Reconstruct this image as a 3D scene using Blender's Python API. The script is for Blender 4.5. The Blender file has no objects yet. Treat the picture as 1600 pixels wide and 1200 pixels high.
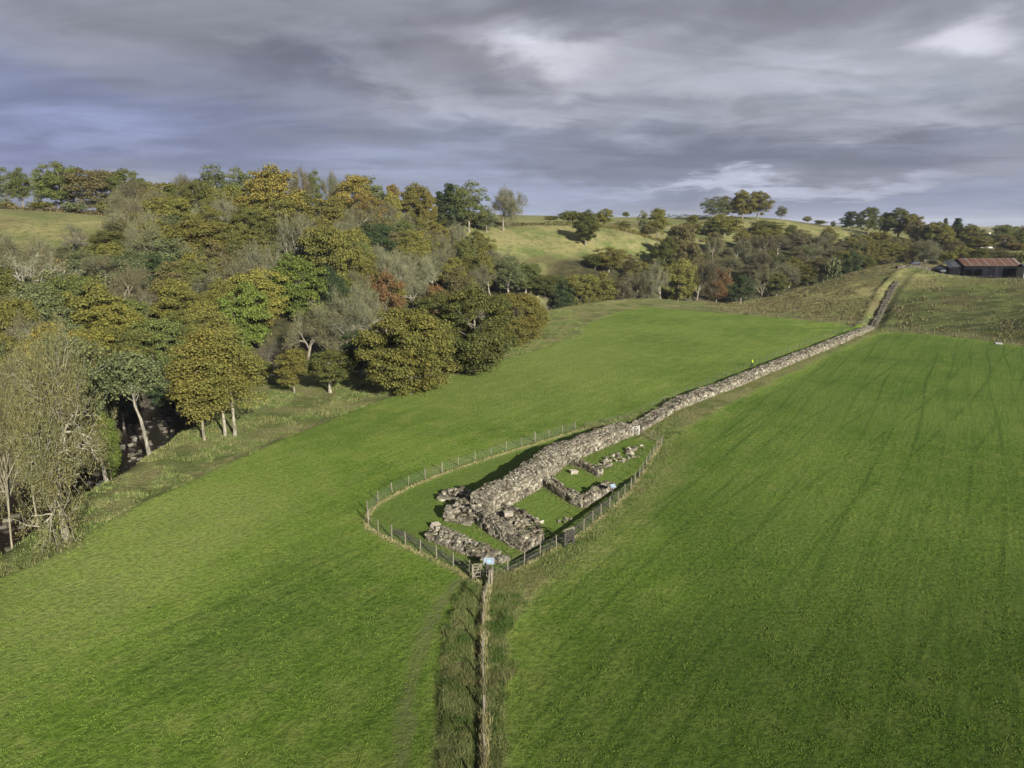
import bpy, math, random
import numpy as np
from mathutils import Vector, Matrix

S = bpy.context.scene
R = math.radians
# ------------------------------------------------------------------ camera
CAM_H, FOC, PITCH = 28.0, 1109.0, R(12.7)
cam_data = bpy.data.cameras.new('camera')
cam = bpy.data.objects.new('camera', cam_data)
S.collection.objects.link(cam)
cam.location = (0, 0, CAM_H)
cam.rotation_euler = (R(90) - PITCH, 0, 0)
cam_data.sensor_width = 36.0
cam_data.lens = 36.0 * FOC / 1600.0
cam_data.clip_start = 0.5
cam_data.clip_end = 9000
S.camera = cam
# ------------------------------------------------------------------ light
SUN_EL, SHADOW_LEFT = R(21), R(30)         # shadows run away from the camera and 30 degrees to the left
sd = Vector((-math.sin(SHADOW_LEFT) * math.cos(SUN_EL), math.cos(SHADOW_LEFT) * math.cos(SUN_EL), -math.sin(SUN_EL)))
sun_data = bpy.data.lights.new('sun', 'SUN')
sun_data.energy = 5.0
sun_data.angle = R(0.5)
sun_data.color = (1.0, 0.95, 0.86)
sun = bpy.data.objects.new('sun', sun_data)
S.collection.objects.link(sun)
sun.rotation_euler = sd.to_track_quat('-Z', 'Y').to_euler()
sun.location = (60, -120, 120)
S.view_settings.view_transform = 'Standard'
S.view_settings.look = 'None'
S.view_settings.exposure = 1.15
S.view_settings.gamma = 1.0
try:
    S.view_settings.use_curve_mapping = False
except Exception:
    pass
S.cycles.max_bounces = 5
S.cycles.diffuse_bounces = 3
S.cycles.transparent_max_bounces = 6

# ------------------------------------------------------------------ node helpers
class NG:
    def __init__(self, tree):
        self.t = tree
    def n(self, typ, **kw):
        nd = self.t.nodes.new(typ)
        for k, v in kw.items():
            setattr(nd, k, v)
        return nd
    def put(self, sock, v):
        if isinstance(v, bpy.types.NodeSocket):
            self.t.links.new(v, sock)
        elif v is not None:
            if sock.type == 'RGBA' and len(v) == 3:
                v = (*v, 1.0)
            sock.default_value = v
    def math(self, op, a, b=None, c=None, clamp=False):
        nd = self.n('ShaderNodeMath', operation=op, use_clamp=clamp)
        for i, v in enumerate((a, b, c)):
            if v is not None:
                self.put(nd.inputs[i], v)
        return nd.outputs[0]
    def vec(self, op, a, b=None, scale=None):
        nd = self.n('ShaderNodeVectorMath', operation=op)
        self.put(nd.inputs[0], a)
        if b is not None:
            self.put(nd.inputs[1], b)
        if scale is not None:
            self.put(nd.inputs[3], scale)
        return nd.outputs['Value'] if op in ('DOT_PRODUCT', 'LENGTH', 'DISTANCE') else nd.outputs[0]
    def mix(self, f, a, b, blend='MIX'):
        nd = self.n('ShaderNodeMix', data_type='RGBA', blend_type=blend)
        self.put(nd.inputs[0], f)
        self.put(nd.inputs[6], a)
        self.put(nd.inputs[7], b)
        return nd.outputs[2]
    def noise(self, vec, scale, detail=4, rough=0.55, dist=0.0):
        nd = self.n('ShaderNodeTexNoise')
        self.put(nd.inputs['Vector'], vec)
        self.put(nd.inputs['Scale'], scale)
        self.put(nd.inputs['Detail'], detail)
        self.put(nd.inputs['Roughness'], rough)
        self.put(nd.inputs['Distortion'], dist)
        return nd.outputs['Fac']
    def ramp(self, f, a, b, lo=0.0, hi=1.0):
        nd = self.n('ShaderNodeMapRange', interpolation_type='SMOOTHSTEP')
        self.put(nd.inputs[0], f)
        self.put(nd.inputs[1], a)
        self.put(nd.inputs[2], b)
        self.put(nd.inputs[3], lo)
        self.put(nd.inputs[4], hi)
        return nd.outputs[0]
    def xyz(self, v):
        nd = self.n('ShaderNodeSeparateXYZ')
        self.put(nd.inputs[0], v)
        return nd.outputs
    def cxyz(self, x, y, z):
        nd = self.n('ShaderNodeCombineXYZ')
        for i, v in enumerate((x, y, z)):
            self.put(nd.inputs[i], v)
        return nd.outputs[0]

# ------------------------------------------------------------------ sky
def pix_dir(u, v):
    a, b = (u - 800.0) / FOC, (v - 600.0) / FOC
    d = Vector((a, math.cos(PITCH) - b * math.sin(PITCH), -math.sin(PITCH) - b * math.cos(PITCH)))
    return d.normalized()

W = bpy.data.worlds.new('World')
S.world = W
W.use_nodes = True
g = NG(W.node_tree)
W.node_tree.nodes.clear()
out = g.n('ShaderNodeOutputWorld')
bg = g.n('ShaderNodeBackground')
W.node_tree.links.new(bg.outputs[0], out.inputs[0])
sky = g.n('ShaderNodeTexSky', sky_type='NISHITA')
sky.sun_disc = False
sky.sun_elevation = SUN_EL
sky.sun_rotation = R(180) - SHADOW_LEFT
tc = g.n('ShaderNodeTexCoord')
D = tc.outputs['Generated']
dx, dy, dz = g.xyz(D)
zz = g.math('ADD', g.math('MAXIMUM', dz, 0.0), 0.085)
P = g.cxyz(g.math('DIVIDE', dx, zz), g.math('MULTIPLY', g.math('DIVIDE', dy, zz), 0.8), 0.0)
warp = g.noise(P, 0.55, 3, 0.5)
Pw = g.vec('ADD', P, g.cxyz(g.math('MULTIPLY', warp, 0.9), g.math('MULTIPLY', warp, 0.5), 0.0))
n_big = g.noise(g.vec('ADD', Pw, (11.3, 2.1, 0)), 0.42, 4, 0.52)
n_med = g.noise(g.vec('ADD', Pw, (4.0, 7.7, 3)), 1.25, 6, 0.55)
n_fine = g.noise(g.vec('ADD', Pw, (1.7, 3.3, 6)), 2.6, 9, 0.62, 0.35)
n_cell = g.noise(g.vec('ADD', g.vec('MULTIPLY', Pw, (1.0, 1.7, 1)), (8.1, 0.3, 2)), 1.0, 8, 0.58, 0.5)
n_dir = g.noise(g.vec('MULTIPLY', D, (1, 1, 2.4)), 5.0, 5, 0.5)
elev = dz
c_dark = (0.080, 0.085, 0.106)
c_mid = (0.142, 0.147, 0.165)
c_lite = (0.24, 0.245, 0.265)
col = g.mix(g.ramp(n_big, 0.38, 0.60), c_dark, c_mid)
col = g.mix(g.ramp(n_med, 0.48, 0.80, 0, 0.24), col, c_lite)
col = g.mix(g.ramp(n_med, 0.44, 0.22, 0, 0.25), col, c_dark)
def blob(u, v, ru, rv, amt, colour, soft=1.0, tilt=0.0):
    """a lit or shaded cloudbank around one direction of the sky"""
    global col
    d = pix_dir(u, v)
    az, el = math.atan2(d.x, d.y), math.asin(d.z)
    wa = g.math('ADD', g.math('SUBTRACT', AZ, az), g.math('ADD', g.math('MULTIPLY', g.math('SUBTRACT', n_med, 0.5), 0.20), g.math('MULTIPLY', g.math('SUBTRACT', n_fine, 0.5), 0.07)))
    we = g.math('ADD', g.math('SUBTRACT', EL, el), g.math('ADD', g.math('MULTIPLY', g.math('SUBTRACT', n_dir, 0.5), 0.12), g.math('MULTIPLY', g.math('SUBTRACT', n_fine, 0.5), 0.05)))
    ct, st = math.cos(tilt), math.sin(tilt)
    a2 = g.math('ADD', g.math('MULTIPLY', wa, ct), g.math('MULTIPLY', we, st))
    e2 = g.math('SUBTRACT', g.math('MULTIPLY', we, ct), g.math('MULTIPLY', wa, st))
    q = g.math('ADD', g.math('POWER', g.math('ABSOLUTE', g.math('DIVIDE', a2, ru / FOC)), 2.0),
               g.math('POWER', g.math('ABSOLUTE', g.math('DIVIDE', e2, rv / FOC)), 2.0))
    m = g.math('MULTIPLY', g.ramp(g.math('SQRT', q), 1.15, 0.15), amt)
    col = g.mix(m, col, colour)
AZ = g.math('ARCTAN2', dx, dy)
EL = g.math('ARCSINE', dz)
blue = (0.150, 0.172, 0.30)
blob(60, 190, 420, 95, 0.8, (0.108, 0.124, 0.190))
blob(300, 235, 700, 60, 0.65, (0.122, 0.136, 0.195))
blob(90, 205, 240, 26, 0.6, (0.130, 0.148, 0.225))
blob(850, 292, 320, 62, 0.9, (0.165, 0.184, 0.235))
blob(700, 250, 300, 70, 0.4, (0.135, 0.15, 0.20))
blob(1450, 325, 420, 42, 0.75, (0.145, 0.158, 0.205))
blob(560, 20, 560, 60, 0.45, (0.125, 0.125, 0.135))
blob(300, 120, 420, 50, 0.45, (0.118, 0.12, 0.145), tilt=-0.18)
blob(1240, 115, 560, 85, 0.6, (0.19, 0.194, 0.212))
blob(1150, 8, 500, 30, 0.6, (0.112, 0.114, 0.126))
blob(870, 86, 250, 56, 0.9, (0.26, 0.262, 0.28), tilt=-0.05)
blob(865, 82, 125, 28, 0.75, (0.37, 0.37, 0.39))
blob(640, 60, 260, 36, 0.5, (0.105, 0.108, 0.122), tilt=-0.25)
blob(1480, 85, 250, 55, 0.75, (0.24, 0.245, 0.265))
blob(200, 20, 500, 40, 0.5, (0.115, 0.118, 0.132))
blob(1515, 62, 80, 30, 0.85, (0.42, 0.42, 0.44))
blob(1250, 70, 260, 50, 0.45, (0.18, 0.182, 0.20))
blob(1230, 20, 420, 22, 0.55, (0.125, 0.127, 0.142))
blob(960, 165, 300, 24, 0.55, (0.122, 0.126, 0.146))
blob(830, 185, 160, 16, 0.5, (0.22, 0.225, 0.25))
blob(540, 92, 220, 30, 0.35, (0.19, 0.195, 0.215), tilt=-0.28)
blob(690, 145, 150, 26, 0.45, (0.20, 0.205, 0.225), tilt=-0.40)
blob(740, 100, 90, 30, 0.35, (0.105, 0.108, 0.12), tilt=-0.4)
blob(640, 190, 300, 34, 0.5, (0.115, 0.122, 0.155), tilt=-0.18)
blob(900, 242, 250, 44, 0.85, (0.100, 0.105, 0.130), tilt=-0.12)
blob(1000, 212, 110, 20, 0.55, (0.19, 0.20, 0.23))
blob(1280, 232, 420, 42, 0.85, (0.100, 0.106, 0.130))
blob(1420, 200, 220, 18, 0.55, (0.20, 0.205, 0.225))
blob(1150, 290, 210, 17, 0.9, (0.24, 0.25, 0.29))
blob(1380, 285, 150, 14, 0.7, (0.24, 0.25, 0.285))
blob(1500, 270, 200, 22, 0.4, (0.12, 0.125, 0.155))
blob(30, 243, 60, 14, 0.65, (0.105, 0.11, 0.18))
blob(120, 262, 230, 12, 0.3, (0.10, 0.108, 0.17))
tex = g.math('ADD', g.ramp(n_cell, 0.34, 0.66, 0.84, 1.18), g.math('MULTIPLY', g.math('SUBTRACT', n_fine, 0.5), 0.26))
tex = g.math('ADD', 1.0, g.math('MULTIPLY', g.math('SUBTRACT', tex, 1.0), g.ramp(dz, 0.015, 0.12, 0.35, 1.0)))
col = g.vec('SCALE', col, None, tex)
col = g.vec('MULTIPLY', col, (0.98, 1.0, 1.07))
nish = g.vec('MULTIPLY', sky.outputs[0], (0.045, 0.048, 0.060))
up = g.ramp(dz, 0.30, 0.75)
col = g.mix(up, col, (0.095, 0.103, 0.130))
col = g.mix(g.ramp(n_big, 0.58, 0.75, 0, 0.22), col, nish)
col = g.mix(g.ramp(dz, -0.02, -0.10), col, (0.03, 0.035, 0.02))
g.put(bg.inputs[0], col)
bg.inputs[1].default_value = 1.0
# ------------------------------------------------------------------ places
def ray(u, v):
    a, b = (u - 800.0) / FOC, (v - 600.0) / FOC
    return a, math.cos(PITCH) - b * math.sin(PITCH), -math.sin(PITCH) - b * math.cos(PITCH)
def at(u, v, z=0.0):
    """the point of level z seen in direction (u, v) of the survey picture"""
    a, b, c = ray(u, v)
    t = (z - CAM_H) / c
    return (a * t, b * t)
def aty(u, v, y):
    a, b, c = ray(u, v)
    t = y / b
    return (a * t, y, CAM_H + c * t)

# ------------------------------------------------------------------ numpy noise
_rs = np.random.RandomState(5)
_tab = _rs.rand(256, 256)
def vnoise(x, y):
    xi = np.floor(x).astype(int); yi = np.floor(y).astype(int)
    fx = x - xi; fy = y - yi
    fx = fx * fx * (3 - 2 * fx); fy = fy * fy * (3 - 2 * fy)
    a = _tab[xi & 255, yi & 255]; b = _tab[(xi + 1) & 255, yi & 255]
    c = _tab[xi & 255, (yi + 1) & 255]; d = _tab[(xi + 1) & 255, (yi + 1) & 255]
    return (a * (1 - fx) + b * fx) * (1 - fy) + (c * (1 - fx) + d * fx) * fy - 0.5
def fbm(x, y, oct=4):
    s = 0; a = 1.0
    for i in range(oct):
        s = s + a * vnoise(x * 2 ** i + 17.3 * i, y * 2 ** i + 5.1 * i); a *= 0.5
    return s
def seg_dist(x, y, pts):
    """distance to a polyline, signed side and running length at the nearest point"""
    x = np.asarray(x, float); y = np.asarray(y, float)
    best = np.full(x.shape, 1e9); side = np.zeros(x.shape); run = np.zeros(x.shape); L = 0.0
    for (x0, y0), (x1, y1) in zip(pts[:-1], pts[1:]):
        ex, ey = x1 - x0, y1 - y0; l2 = ex * ex + ey * ey; l = math.sqrt(l2)
        t = np.clip(((x - x0) * ex + (y - y0) * ey) / l2, 0, 1)
        d = np.hypot(x - x0 - t * ex, y - y0 - t * ey)
        m = d < best
        best = np.where(m, d, best)
        side = np.where(m, np.sign(ex * (y - y0) - ey * (x - x0)), side)
        run = np.where(m, L + t * l, run)
        L += l
    return best, side, run
def inside(x, y, poly):
    x = np.asarray(x, float); y = np.asarray(y, float)
    r = np.zeros(x.shape, bool); n = len(poly)
    for i in range(n):
        x0, y0 = poly[i]; x1, y1 = poly[(i + 1) % n]
        if y0 == y1: continue
        c = ((y0 > y) != (y1 > y)) & (x < (x1 - x0) * (y - y0) / (y1 - y0) + x0)
        r ^= c
    return r
def sdf(x, y, poly):
    """negative inside the polygon"""
    d, _, _ = seg_dist(x, y, list(poly) + [poly[0]])
    return np.where(inside(x, y, poly), -d, d)
def sm(a, b, x):
    t = np.clip((x - a) / (b - a), 0, 1)
    return t * t * (3 - 2 * t)

# ------------------------------------------------------------------ terrain heights
CP = []
for x in (-30, 0, 40, 90, 150):
    for y in (10, 45, 80): CP.append((x, y, 0.0))
for x, y in ((-25, 110), (0, 120), (40, 120), (80, 120), (120, 130), (-8, 150), (30, 160), (70, 160), (105, 160), (15, 195), (50, 200),
             (85, 195), (40, 232), (70, 228), (-150, -60), (0, -60), (150, -60), (300, 20), (250, 90), (-45, 20), (-50, 50), (-47, 75),
             (-45, 92), (95, 255), (70, 258), (-600, -600), (0, -600), (600, -600)):
    CP.append((x, y, 0.0))
for u, v, y in ((1370, 512, 194), (1500, 528, 177), (1600, 542, 164), (1440, 522, 188), (1230, 497, 216), (1290, 503, 207)):
    p = aty(u, v, y); CP.append((p[0], p[1], 0.0))
for u, v, y in (   # hill of the barn
        (1400, 426, 262), (1440, 420, 268), (1500, 435, 252), (1500, 432, 275), (1600, 439, 238), (1600, 433, 262), (1700, 444, 225),
        (1420, 470, 228), (1500, 478, 212), (1600, 488, 200), (1350, 428, 268), (1330, 455, 244), (1395, 414, 285), (1290, 470, 238),
        (1440, 412, 300), (1550, 416, 320), (1650, 418, 300), (1800, 470, 170),
        # beyond it
        (1500, 395, 380), (1600, 392, 380), (1500, 378, 480), (1420, 372, 480), (1350, 384, 440), (1350, 366, 490), (1600, 374, 480),
        # round hill with the clump
        (1150, 344, 460), (1200, 343, 470), (1260, 350, 470), (1100, 347, 455), (1310, 357, 475), (1150, 372, 400), (1240, 378, 400),
        (1290, 372, 425), (1000, 372, 380), (1060, 372, 385), (1080, 350, 450),
        # middle slope
        (740, 440, 268), (820, 440, 272), (900, 432, 280), (740, 355, 325), (820, 352, 345), (900, 352, 355), (980, 358, 370), (980, 395, 325),
        (820, 390, 305), (740, 390, 295), (900, 390, 312), (950, 425, 292),
        (850, 339, 560), (950, 340, 560), (760, 340, 480), (1040, 341, 560),
        # wooded slope to the left
        (600, 348, 288), (660, 350, 300), (700, 352, 315), (500, 346, 268), (400, 344, 252), (300, 342, 245), (200, 338, 243),
        (100, 332, 243), (0, 328, 240), (0, 378, 196), (100, 374, 205), (200, 370, 214), (-200, 330, 220), (-500, 320, 200),
        (250, 338, 400), (500, 339, 400), (700, 339, 420), (0, 333, 400), (-400, 330, 400), (0, 329, 290), (150, 334, 290), (300, 341, 300), (450, 344, 310), (600, 345, 335)):
    CP.append(aty(u, v, y))
CP += [(-78, 100, -2), (-100, 130, 6), (-70, 150, 2), (-95, 165, 12), (-60, 185, 5), (-75, 205, 15), (-30, 225, 5), (-45, 250, 18),
       (-160, 130, 18), (-75, 60, -2), (-110, 70, 8), (-85, 20, -2), (-120, 20, 6), (-250, 20, 25), (-250, 130, 30), (-300, -200, 25),
       (130, 310, 2), (170, 350, 4), (120, 340, 8), (230, 390, 8), (60, 320, 5),
       (0, 1000, 40), (500, 1000, 18), (-500, 1000, 40), (1000, 600, 12), (0, 2500, 45), (2500, 2500, 5), (-2500, 2500, 45),
       (2500, 0, 5), (-2500, 0, 30), (800, 200, 8), (-2500, -2500, 10), (2500, -2500, 0), (450, 350, 12), (450, 150, 5)]
CP = np.array(CP)
def _tps(r2):
    return 0.5 * r2 * np.log(r2 + 1e-9)
_sc = 100.0
_X = CP[:, :2] / _sc
_n = len(CP)
_K = _tps(((_X[:, None] - _X[None]) ** 2).sum(-1)) + np.eye(_n) * 0.004
_Pm = np.hstack([np.ones((_n, 1)), _X])
_A = np.zeros((_n + 3, _n + 3)); _A[:_n, :_n] = _K; _A[:_n, _n:] = _Pm; _A[_n:, :_n] = _Pm.T
_w = np.linalg.solve(_A, np.concatenate([CP[:, 2], np.zeros(3)]))

RIVER = [(-66, -60), (-60, 20), (-56, 60), (-56, 98), (-60, 122), (-55, 150), (-40, 185), (-18, 218), (12, 250), (45, 274), (85, 285),
         (125, 290), (160, 318), (200, 360), (260, 400), (400, 430)]
A = lambda *p: [at(u, v) for u, v in p]
FIELD_LEFT = A((0, 903), (90, 868), (160, 820), (230, 782), (300, 752), (375, 716), (440, 688), (520, 655), (600, 624), (680, 598), (760, 572),
               (850, 543), (905, 525), (915, 512), (925, 503), (960, 490), (1010, 481), (1080, 486), (1160, 492), (1250, 500), (1325, 508), (1365, 512),
               (1240, 556), (1100, 610), (1040, 634), (915, 664), (770, 712), (690, 738), (645, 756), (600, 780), (577, 800), (572, 826), (620, 846), (700, 880), (735, 905),
               (700, 960), (690, 1010), (683, 1090), (672, 1200)) + [(-5.0, 15), (-5, -60), (-58, -60), (-52, 20), (-47, 40)]
FIELD_RIGHT = A((1392, 519), (1450, 523), (1520, 531), (1600, 542), (1700, 556)) + [(260, 120), (260, -60), (1.2, -60), (1.0, 15)] + \
    A((795, 1200), (793, 1080), (797, 1000), (830, 945), (880, 900), (920, 860), (975, 800), (1010, 765), (1035, 720), (1045, 690), (1100, 655), (1200, 603), (1300, 553), (1360, 524))
ENCLOSURE = A((573, 824), (576, 802), (594, 785), (648, 757), (700, 737), (770, 714), (840, 692), (912, 670), (960, 668), (998, 676), (1034, 692), (1003, 742), (985, 768), (955, 797), (916, 830), (858, 865),
              (815, 888), (768, 915), (742, 912), (707, 890), (665, 870), (627, 853), (590, 835))
STEP = A((768, 902), (800, 880), (850, 848), (900, 810), (940, 780), (975, 756))
PATHL = A((640, 1200), (650, 1100), (668, 1020), (690, 960), (722, 915), (745, 905))
GRAVEL = A((618, 830), (660, 852), (700, 872), (745, 893), (775, 900), (815, 878), (858, 852), (905, 822), (950, 782), (978, 752))
HEDGE = A((764, 918), (757, 950), (754, 1000), (755, 1060), (757, 1130), (757, 1200)) + [(-1.1, 14)]
TRENCH = [at(1345, 522), at(1362, 511)] + [aty(1379, 480, 222)[:2], aty(1393, 456, 240)[:2], aty(1409, 438, 252)[:2], aty(1425, 424, 264)[:2]]

VY = [14, 24, 38, 44, 48.6, 54, 58]; VL = [2.0, 2.1, 2.8, 2.8, 2.4, 1.3, 0.7]; VR = [0.9, 1.0, 1.5, 1.9, 3.2, 2.4, 1.0]
def hgt(x, y):
    x = np.asarray(x, float); y = np.asarray(y, float)
    shp = x.shape; xf = x.ravel(); yf = y.ravel(); z = np.empty(xf.shape)
    for i in range(0, len(xf), 20000):
        a = xf[i:i + 20000] / _sc; b = yf[i:i + 20000] / _sc
        r2 = (a[:, None] - _X[None, :, 0]) ** 2 + (b[:, None] - _X[None, :, 1]) ** 2
        z[i:i + 20000] = _tps(r2) @ _w[:_n] + _w[_n] + _w[_n + 1] * a + _w[_n + 2] * b
    fl = np.minimum(sdf(xf, yf, FIELD_LEFT), sdf(xf, yf, FIELD_RIGHT))
    fl = np.minimum(fl, sdf(xf, yf, ENCLOSURE))
    k = sm(2, 14, fl)
    far = sm(150, 260, np.hypot(xf, yf))
    z = z * np.maximum(k, far * 0.7) + (1 - np.maximum(k, far * 0.7)) * (0.15 * fbm(xf / 45, yf / 45, 2))
    # rough ground outside the pastures
    z = z + k * (0.9 * fbm(xf / 14, yf / 14, 4) + (0.5 + 0.5 * far) * 1.1 * fbm(xf / 30 + 9, yf / 30, 3)) * np.clip(1 - np.hypot(xf, yf) / 2500, 0.2, 1)
    # terracettes on the slope below the barn
    hb = sdf(xf, yf, FIELD_RIGHT)
    m = sm(2, 10, hb) * (xf > 80) * (yf > 150) * (yf < 262)
    z = z + m * 0.55 * (fbm(xf / 9, yf / 2.6, 3))
    # river and its banks
    d, sd_, _ = seg_dist(xf, yf, RIVER)
    wob = 1.6 * fbm(xf / 8, yf / 8, 3)
    c = 1 - sm(5.5, 11.0, d + wob)
    z = z * (1 - c) + c * np.minimum(z, -5.4)
    # the pasture stands a little above the river margin
    d1 = sdf(xf, yf, FIELD_LEFT)
    z = z - 0.55 * sm(0.0, 1.6, d1 + 0.4 * fbm(xf / 5, yf / 5, 2)) * (1 - sm(1.6, 25, d1)) * (1 - sm(5, 25, xf)) * sm(0, 3, hb) * sm(2, 6, sdf(xf, yf, ENCLOSURE)) * (seg_dist(xf, yf, HEDGE)[0] > 9)
    # sunken floor of the excavated enclosure, with its cut bank on the right
    ds, ss, rs = seg_dist(xf, yf, STEP)
    e = sdf(xf, yf, ENCLOSURE)
    left = sm(-0.35, 0.35, ss * ds)
    z = z - 0.55 * left * (1 - sm(0, 9, ds * (left > 0.5))) * (e < 0.0) * sm(1.0, 5.0, rs)
    # raised margin of long grass beside the near fence
    dh, sh, rh = seg_dist(xf, yf, HEDGE); sh = -sh
    lw = np.interp(yf, VY, VL); rw = np.interp(yf, VY, VR)
    z = z + 0.14 * (sh > 0) * (1 - sm(lw - 0.5, lw + 0.10, dh + 0.5 * fbm(xf / 1.3, yf / 1.3, 3))) * (yf < 62)
    z = z + 0.14 * (sh <= 0) * (1 - sm(rw - 0.5, rw + 0.3, dh + 0.3 * fbm(xf / 1.3, yf / 1.3, 3))) * (yf < 62)
    z = z - 0.34 * np.clip(0.75 + 1.1 * fbm(xf / 1.5, yf / 1.1, 3), 0.15, 1.2) * (1 - sm(0.05, 0.40, np.abs(dh * sh - 0.42 - 0.15 * fbm(xf / 2, yf / 2, 2)))) * (yf < 57)
    # sunk track up the hill
    dt, st, rt = seg_dist(xf, yf, TRENCH)
    z = z - 0.45 * (1 - sm(1.2, 2.6, dt)) * sm(6, 16, rt) + np.where(st > 0, 0.6, 0.28) * (1 - sm(0, 1.2, np.abs(dt - 3.4))) * sm(6, 16, rt)
    # fine unevenness of the turf
    z = z + 0.028 * fbm(xf / 1.1, yf / 1.1, 3)
    return z.reshape(shp)
def H(x, y):
    return float(hgt(np.array([x]), np.array([y]))[0])
# ------------------------------------------------------------------ mesh helpers
def new_mesh(name, V, F, mat=None, smooth=False):
    """V (n,3); F list of equal-length index arrays or a single array, each (m,k)"""
    me = bpy.data.meshes.new(name)
    V = np.asarray(V, np.float32).reshape(-1, 3)
    if isinstance(F, np.ndarray): F = [F]
    F = [np.asarray(f, np.int32) for f in F if len(f)]
    me.vertices.add(len(V)); me.vertices.foreach_set('co', V.ravel())
    nl = sum(f.size for f in F); nf = sum(len(f) for f in F)
    me.loops.add(nl); me.loops.foreach_set('vertex_index', np.concatenate([f.ravel() for f in F]))
    starts = []; tot = []; p = 0
    for f in F:
        k = f.shape[1]; starts.append(np.arange(len(f)) * k + p); tot.append(np.full(len(f), k)); p += f.size
    me.polygons.add(nf)
    me.polygons.foreach_set('loop_start', np.concatenate(starts).astype(np.int32))
    try: me.polygons.foreach_set('loop_total', np.concatenate(tot).astype(np.int32))
    except Exception: pass
    me.polygons.foreach_set('use_smooth', np.full(nf, smooth, bool))
    me.update(calc_edges=True)
    if mat: me.materials.append(mat)
    return me
def link(name, data, parent=None, loc=None):
    o = bpy.data.objects.new(name, data)
    S.collection.objects.link(o)
    if parent is not None: o.parent = parent
    if loc is not None: o.location = loc
    return o
def tag(o, label=None, cat=None, group=None, kind=None):
    if label: o['label'] = label
    if cat: o['category'] = cat
    if group: o['group'] = group
    if kind: o['kind'] = kind
    return o
class MB:
    """collects quads and triangles"""
    def __init__(s): s.V = []; s.Q = []; s.T = []; s.n = 0
    def add(s, V, Q=None, T=None):
        V = np.asarray(V, float).reshape(-1, 3)
        if Q is not None and len(Q): s.Q.append(np.asarray(Q) + s.n)
        if T is not None and len(T): s.T.append(np.asarray(T) + s.n)
        s.V.append(V); s.n += len(V)
    def tube(s, pts, rad, k=6, cap=True):
        pts = np.asarray(pts, float); m = len(pts)
        rad = np.broadcast_to(np.asarray(rad, float), (m,))
        d = np.gradient(pts, axis=0); d /= np.linalg.norm(d, axis=1)[:, None] + 1e-9
        up = np.array([0, 0, 1.0]) if abs(d[:, 2]).mean() < 0.85 else np.array([1.0, 0, 0])
        a = np.cross(d, up); a /= np.linalg.norm(a, axis=1)[:, None] + 1e-9
        b = np.cross(d, a)
        t = np.arange(k) * 2 * np.pi / k
        V = pts[:, None] + rad[:, None, None] * (np.cos(t)[None, :, None] * a[:, None] + np.sin(t)[None, :, None] * b[:, None])
        i = np.arange(m - 1)[:, None] * k; j = np.arange(k)[None]; j2 = (j + 1) % k
        Q = np.stack([i + j, i + j2, i + k + j2, i + k + j], -1).reshape(-1, 4)
        V = V.reshape(-1, 3)
        if cap:
            V = np.vstack([V, pts[-1:], pts[:1]])
            e = (m - 1) * k; jj = np.arange(k)
            T = np.vstack([np.stack([e + jj, e + (jj + 1) % k, np.full(k, m * k)], -1), np.stack([(jj + 1) % k, jj, np.full(k, m * k + 1)], -1)])
            s.add(V, Q, T)
        else: s.add(V, Q)
    def box(s, c, size, rot=0.0, tilt=None, jit=0.0, rng=None, taper=0.0):
        q = np.array([[-1, -1, -1], [1, -1, -1], [1, 1, -1], [-1, 1, -1], [-1, -1, 1], [1, -1, 1], [1, 1, 1], [-1, 1, 1]], float) * 0.5
        q[4:, :2] *= 1 - taper
        if jit and rng is not None: q += rng.uniform(-jit, jit, (8, 3))
        q = q * np.asarray(size, float)
        if tilt is not None:
            M = np.array(Matrix.Rotation(tilt[0], 3, 'X') @ Matrix.Rotation(tilt[1], 3, 'Y')); q = q @ M.T
        cc, ss = math.cos(rot), math.sin(rot)
        q = q @ np.array([[cc, ss, 0], [-ss, cc, 0], [0, 0, 1]])
        s.add(q + np.asarray(c, float), np.array([[3, 2, 1, 0], [4, 5, 6, 7], [0, 1, 5, 4], [1, 2, 6, 5], [2, 3, 7, 6], [3, 0, 4, 7]]))
    def boxes(s, C, SZ, ROT, TX, TY, jit, rng):
        """many uneven stones at once"""
        n = len(C)
        q = np.array([[-1, -1, -1], [1, -1, -1], [1, 1, -1], [-1, 1, -1], [-1, -1, 1], [1, -1, 1], [1, 1, 1], [-1, 1, 1]], float) * 0.5
        q = np.repeat(q[None], n, 0) + rng.uniform(-jit, jit, (n, 8, 3))
        q = q * np.asarray(SZ)[:, None, :]
        for ax, ang in ((0, TX), (1, TY), (2, ROT)):
            c, s_ = np.cos(ang)[:, None], np.sin(ang)[:, None]
            i, j = [(1, 2), (2, 0), (0, 1)][ax]
            a, b = q[..., i].copy(), q[..., j].copy()
            q[..., i] = a * c - b * s_; q[..., j] = a * s_ + b * c
        V = (q + np.asarray(C)[:, None, :]).reshape(-1, 3)
        f = np.array([[3, 2, 1, 0], [4, 5, 6, 7], [0, 1, 5, 4], [1, 2, 6, 5], [2, 3, 7, 6], [3, 0, 4, 7]])
        s.add(V, (f[None] + np.arange(n)[:, None, None] * 8).reshape(-1, 4))
    def build(s, name, mat, parent=None, smooth=False, loc=None):
        F = []
        if s.Q: F.append(np.vstack(s.Q))
        if s.T: F.append(np.vstack(s.T))
        V = np.vstack(s.V)
        if loc is not None: V = V - np.asarray(loc)
        return link(name, new_mesh(name, V, F, mat, smooth), parent, loc)
    def mesh(s, name, mat, smooth=False):
        F = []
        if s.Q: F.append(np.vstack(s.Q))
        if s.T: F.append(np.vstack(s.T))
        return new_mesh(name, np.vstack(s.V), F, mat, smooth)

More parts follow.
